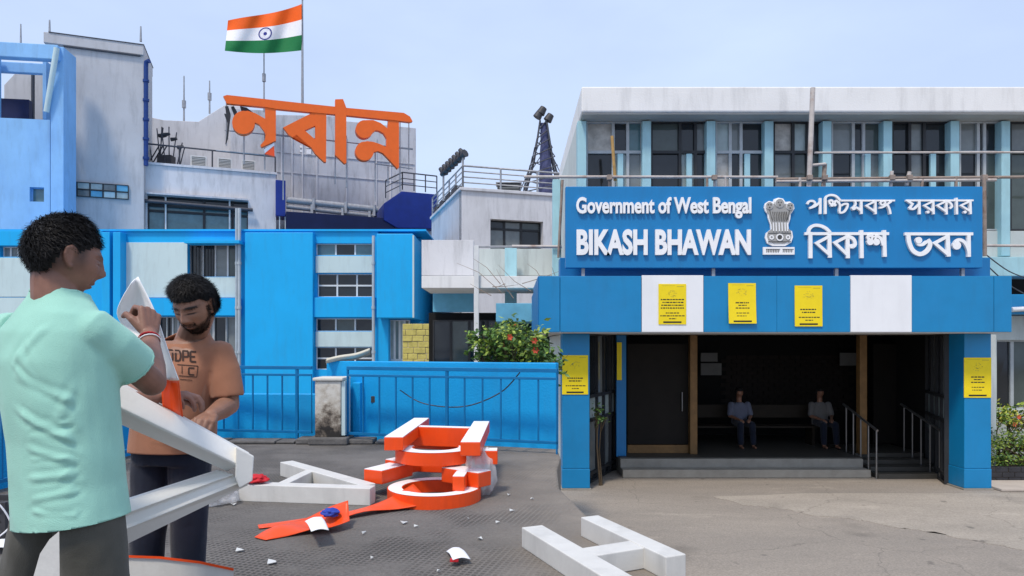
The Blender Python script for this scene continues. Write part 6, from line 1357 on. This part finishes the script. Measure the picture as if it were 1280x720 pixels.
def bm2(v):
    ax = abs(v.x)
    if v.y < -.012: return 0.
    if ax < .021 and -.079 < v.z < -.057: return 0.
    j = max(0., min(1., (-.060 - v.z + .5 * max(0., ax - .03)) / .022)) if ax < .06 else 0.
    if ax >= .052 and v.y < .028 and v.z < .012: j = max(j, .75)
    if ax < .03 and -.057 < v.z < -.046 and v.y > .05: j = .7
    return j
def brow(v): return 1. if v.y > .04 and .014 < abs(v.x) < .056 and abs(v.z - .026 - .05 * (.035 - abs(v.x)) * (1 if abs(v.x) > .035 else 0)) < .0055 else 0.
hair(p2, B2, hc2, HR2, .97, .002, bm2, 6000, .008, 9, .5, 'beard', 'beard_black', .0007, False, .001)
hair(p2, B2, hc2, HR2, .97, .001, brow, 900, .009, 15, .3, 'eyebrow', 'hair_black', .0007, False, .002)
sh = Shell(); tor = [(P(216, 600, D2), .180, .145), (P(216, 562, D2), .182, .150), (P(218, 530, D2), .178, .15), (P(222, 495, D2), .168, .142), (P(227, 462, D2), .165, .128), (P(231, 442, D2 + .01), .160, .104), (P(234, 428, D2 + .015), .12, .082), (P(237, 418, D2 + .01), .082, .072), (P(238, 408, D2), .074, .070), (P(239, 392, D2), .074, .070)]
sh.loft([(c, L2v, F2, a, b_) for c, a, b_ in tor]); t2L = s2L.lerp(e2L, .85); t2R = s2R.lerp(e2R, .8)
sh.tubeflat([s2L + L2v * .07 + Z3 * .01, s2L + L2v * .02 + Z3 * .006, s2L.lerp(e2L, .3), t2L], [.058, .066, .066, .068]); sh.tubeflat([s2R - L2v * .07 + Z3 * .01, s2R - L2v * .02, s2R.lerp(e2R, .3), t2R], [.058, .066, .066, .068])
sh.cone(s2L + L2v * .02, .066, s2L.lerp(e2L, .35), .064); sh.cone(s2R - L2v * .02, .066, s2R.lerp(e2R, .35), .064); me = sh.mesh(.007, 8); F_ = []
for a, b_, amp, wd in (((200, 520), (262, 540), .009, .02), ((195, 545), (265, 556), .009, .018), ((270, 470), (240, 520), .008, .02), ((275, 490), (262, 550), .009, .018), ((205, 440), (225, 470), .007, .02), ((262, 440), (285, 470), .006, .016), ((275, 455), (292, 475), .006, .013), ((185, 500), (230, 515), .007, .018), ((230, 530), (270, 515), .006, .014), ((268, 480), (294, 484), .005, .01)): F_.append((P(*a, D2 - .15), P(*b_, D2 - .15), amp, wd))
folds(me, F_, .005, 7., 5.)
open_end(me, t2L, e2L - s2L, .08); open_end(me, t2R, e2R - s2R, .08); cut(me, [(P(220, 562, D2), (0, 0, -1), None), (P(238, 420, D2 - .0), Vector((-.05, -.5, 1)), .2)])
so2 = finish(me, 'shirt', 'brown_cotton', B2, p2, .004)
# faded lettering printed across the chest: drawn onto the shirt's own surface
from mathutils.bvhtree import BVHTree
bv = BVHTree.FromPolygons([Vector(v.co) + B2 for v in me.vertices], [tuple(f.vertices) for f in me.polygons])
def chest(px, py):
    o_ = Vector((0, 0, CAMH)); d_ = (P(px, py, 1) - o_).normalized(); h = bv.ray_cast(o_, d_); return (h[0] + F2 * .003) if h[0] else P(px, py, D2 - .15)
def chest_mark(name, segs, wpx):
    mb = MB()
    for a, b_ in segs:
        a, b_ = Vector(a), Vector(b_); t = (b_ - a).normalized(); q = Vector((-t.y, t.x)) * wpx / 2; n_ = 5
        for i in range(n_): s0, s1 = a.lerp(b_, i / n_), a.lerp(b_, (i + 1) / n_); mb.add([chest(*(s0 + q)), chest(*(s1 + q)), chest(*(s1 - q)), chest(*(s0 - q))], [(0, 1, 2, 3)])
    mb.build(name, 'print_dark', so2, recalc=False, kind='stuff')
y0_, y1_ = 439, 451
def glyph(ch, x, y, w_, h):
    g = {'C': [((1, 0), (0, 0)), ((0, 0), (0, 1)), ((0, 1), (1, 1))], 'O': [((0, 0), (1, 0)), ((1, 0), (1, 1)), ((1, 1), (0, 1)), ((0, 1), (0, 0))], 'D': [((0, 0), (.8, 0)), ((.8, 0), (1, .3)), ((1, .3), (1, .7)), ((1, .7), (.8, 1)), ((.8, 1), (0, 1)), ((.15, 0), (.15, 1))], 'P': [((.1, 0), (.1, 1)), ((0, 0), (1, 0)), ((1, 0), (1, .55)), ((1, .55), (.1, .55))], 'E': [((0, 0), (0, 1)), ((0, 0), (1, 0)), ((0, .5), (.8, .5)), ((0, 1), (1, 1))]}[ch]
    return [((x + a[0] * w_, y + a[1] * h + (x + a[0] * w_ - 213) * .07), (x + b_[0] * w_, y + b_[1] * h + (x + b_[0] * w_ - 213) * .07)) for a, b_ in g]
for ch, x in (('O', 209), ('D', 219), ('P', 228.5), ('E', 238.5)): chest_mark('chest_print', glyph(ch, x, 437.5, 7.2, 12.5), 2.3)
chest_mark('chest_print', [((222, 455.5), (248, 457.5)), ((248, 457.5), (246.5, 471.5)), ((246.5, 471.5), (224, 469.5))], 1.0); chest_mark('chest_print', glyph('C', 236.5, 458, 7, 8.5), 1.8); chest_mark('chest_print', [((228, 457.5), (228, 467)), ((225.5, 474), (241, 475.3))], .9)
tr = Shell(); tr.loft([(hip2 + Z3 * .05, L2v, F2, .165, .125), (hip2, L2v, F2, .172, .125), (hip2 - Z3 * .08, L2v, F2, .172, .122)])
for a, b_, c in lgs2: tr.chain([a - Z3 * .02, b_, c + Z3 * .02], [.095, .076, .062])
me = tr.mesh(.008, 6); folds(me, [(P(170, 600, D2 - .12), P(200, 640, D2 - .12), .008, .014), (P(225, 610, D2 - .1), P(250, 650, D2 - .1), .007, .014), (P(180, 660, D2 - .1), P(205, 672, D2 - .1), .008, .012), (P(228, 655, D2 - .1), P(250, 668, D2 - .1), .008, .012)], .006, 7., 3.)
cut(me, [(P(220, 562, D2) + Z3 * .02, (0, 0, 1), None)]); finish(me, 'trousers', 'navy_twill', B2, p2); shoes(p2, lgs2, F2)

# ---------- two people sitting in the shade of the porch
def seated(px, lab, shirt, seed):
    y = 15.42; x = (px - CX) / F * y; b0 = Vector((x, y - .25, PZ + .02)); F3 = Vector((0, -1, 0)); L3 = Vector((-1, 0, 0)); st = PZ + .46
    hcx = Vector((x, y + .04, st + .74)); HR = Rz(180 + seed * 8) @ Rx(-8)
    s = Shell(); hv, hf_ = head_shell(hcx, HR, 1.0); s.raw(hv, hf_); ear_shell(s, hcx, HR, 1); ear_shell(s, hcx, HR, -1); s.cone(hcx + Vector((0, .02, -.06)), .055, Vector((x, y + .06, st + .52)), .06)
    s.loft([(Vector((x, y + .06, st + .05)), L3, F3, .14, .1), (Vector((x, y + .06, st + .3)), L3, F3, .15, .1), (Vector((x, y + .06, st + .46)), L3, F3, .14, .08)])
    arms = []; legs = []
    for sd_ in (-1, 1):
        a = Vector((x + sd_ * .185, y + .05, st + .47)); e_ = Vector((x + sd_ * .235, y - .02, st + .22)); w_ = Vector((x + sd_ * .12, y - .26, st + .17)); s.chain([a, e_], [.05, .04]); s.chain([e_, w_], [.04, .027]); hand(s, w_, (-sd_ * .3, -.9, -.1), (0, 0, -1), (-sd_, 0, 0), [(.3, .5, .4)] * 4, 1., thumb=(.3, .3)); arms.append((a, e_))
        h_ = Vector((x + sd_ * .09, y, st + .08)); k_ = Vector((x + sd_ * .13, y - .42, st + .06)); f_ = Vector((x + sd_ * .14, y - .46, PZ + .09)); s.chain([h_, k_, f_], [.075, .055, .036]); s.cone(f_ - Z3 * .035, .032, f_ + Vector((0, -.14, -.045)), .024); legs.append((h_, k_, f_))
    m_ = s.mesh(.007, 3); tone(m_, lambda a: np.tile(np.array(SK2), (len(a), 1)))
    o = finish(m_, 'person', 'skin', b0); tag(o, lab, 'person')
    hair(o, b0, hcx, HR, 1., .02, lambda v: max(0., min(1., (v.z - (.05 if v.y > .03 else -.03)) / .03)), 500, .02, seed)
    s = Shell(); s.loft([(Vector((x, y + .06, st + .02)), L3, F3, .17, .13), (Vector((x, y + .06, st + .3)), L3, F3, .175, .125), (Vector((x, y + .06, st + .46)), L3, F3, .16, .1), (Vector((x, y + .06, st + .53)), L3, F3, .08, .075)])
    for a, e_ in arms: s.chain([a, a.lerp(e_, .8)], [.072, .068])
    m_ = s.mesh(.01, 5); folds(m_, [], .006, 8., seed); finish(m_, 'shirt', shirt, b0, o)
    s = Shell()
    for h_, k_, f_ in legs: s.chain([h_, k_, f_ + Z3 * .05], [.09, .075, .062])
    m_ = s.mesh(.01, 4); finish(m_, 'trousers', 'navy_twill', b0, o)
seated(925, 'person in a pale blue shirt sitting on the porch bench', 'pale_shirt', 1); seated(1026, 'person in a light grey shirt sitting by the handrail on the bench', 'grey_shirt', -1)
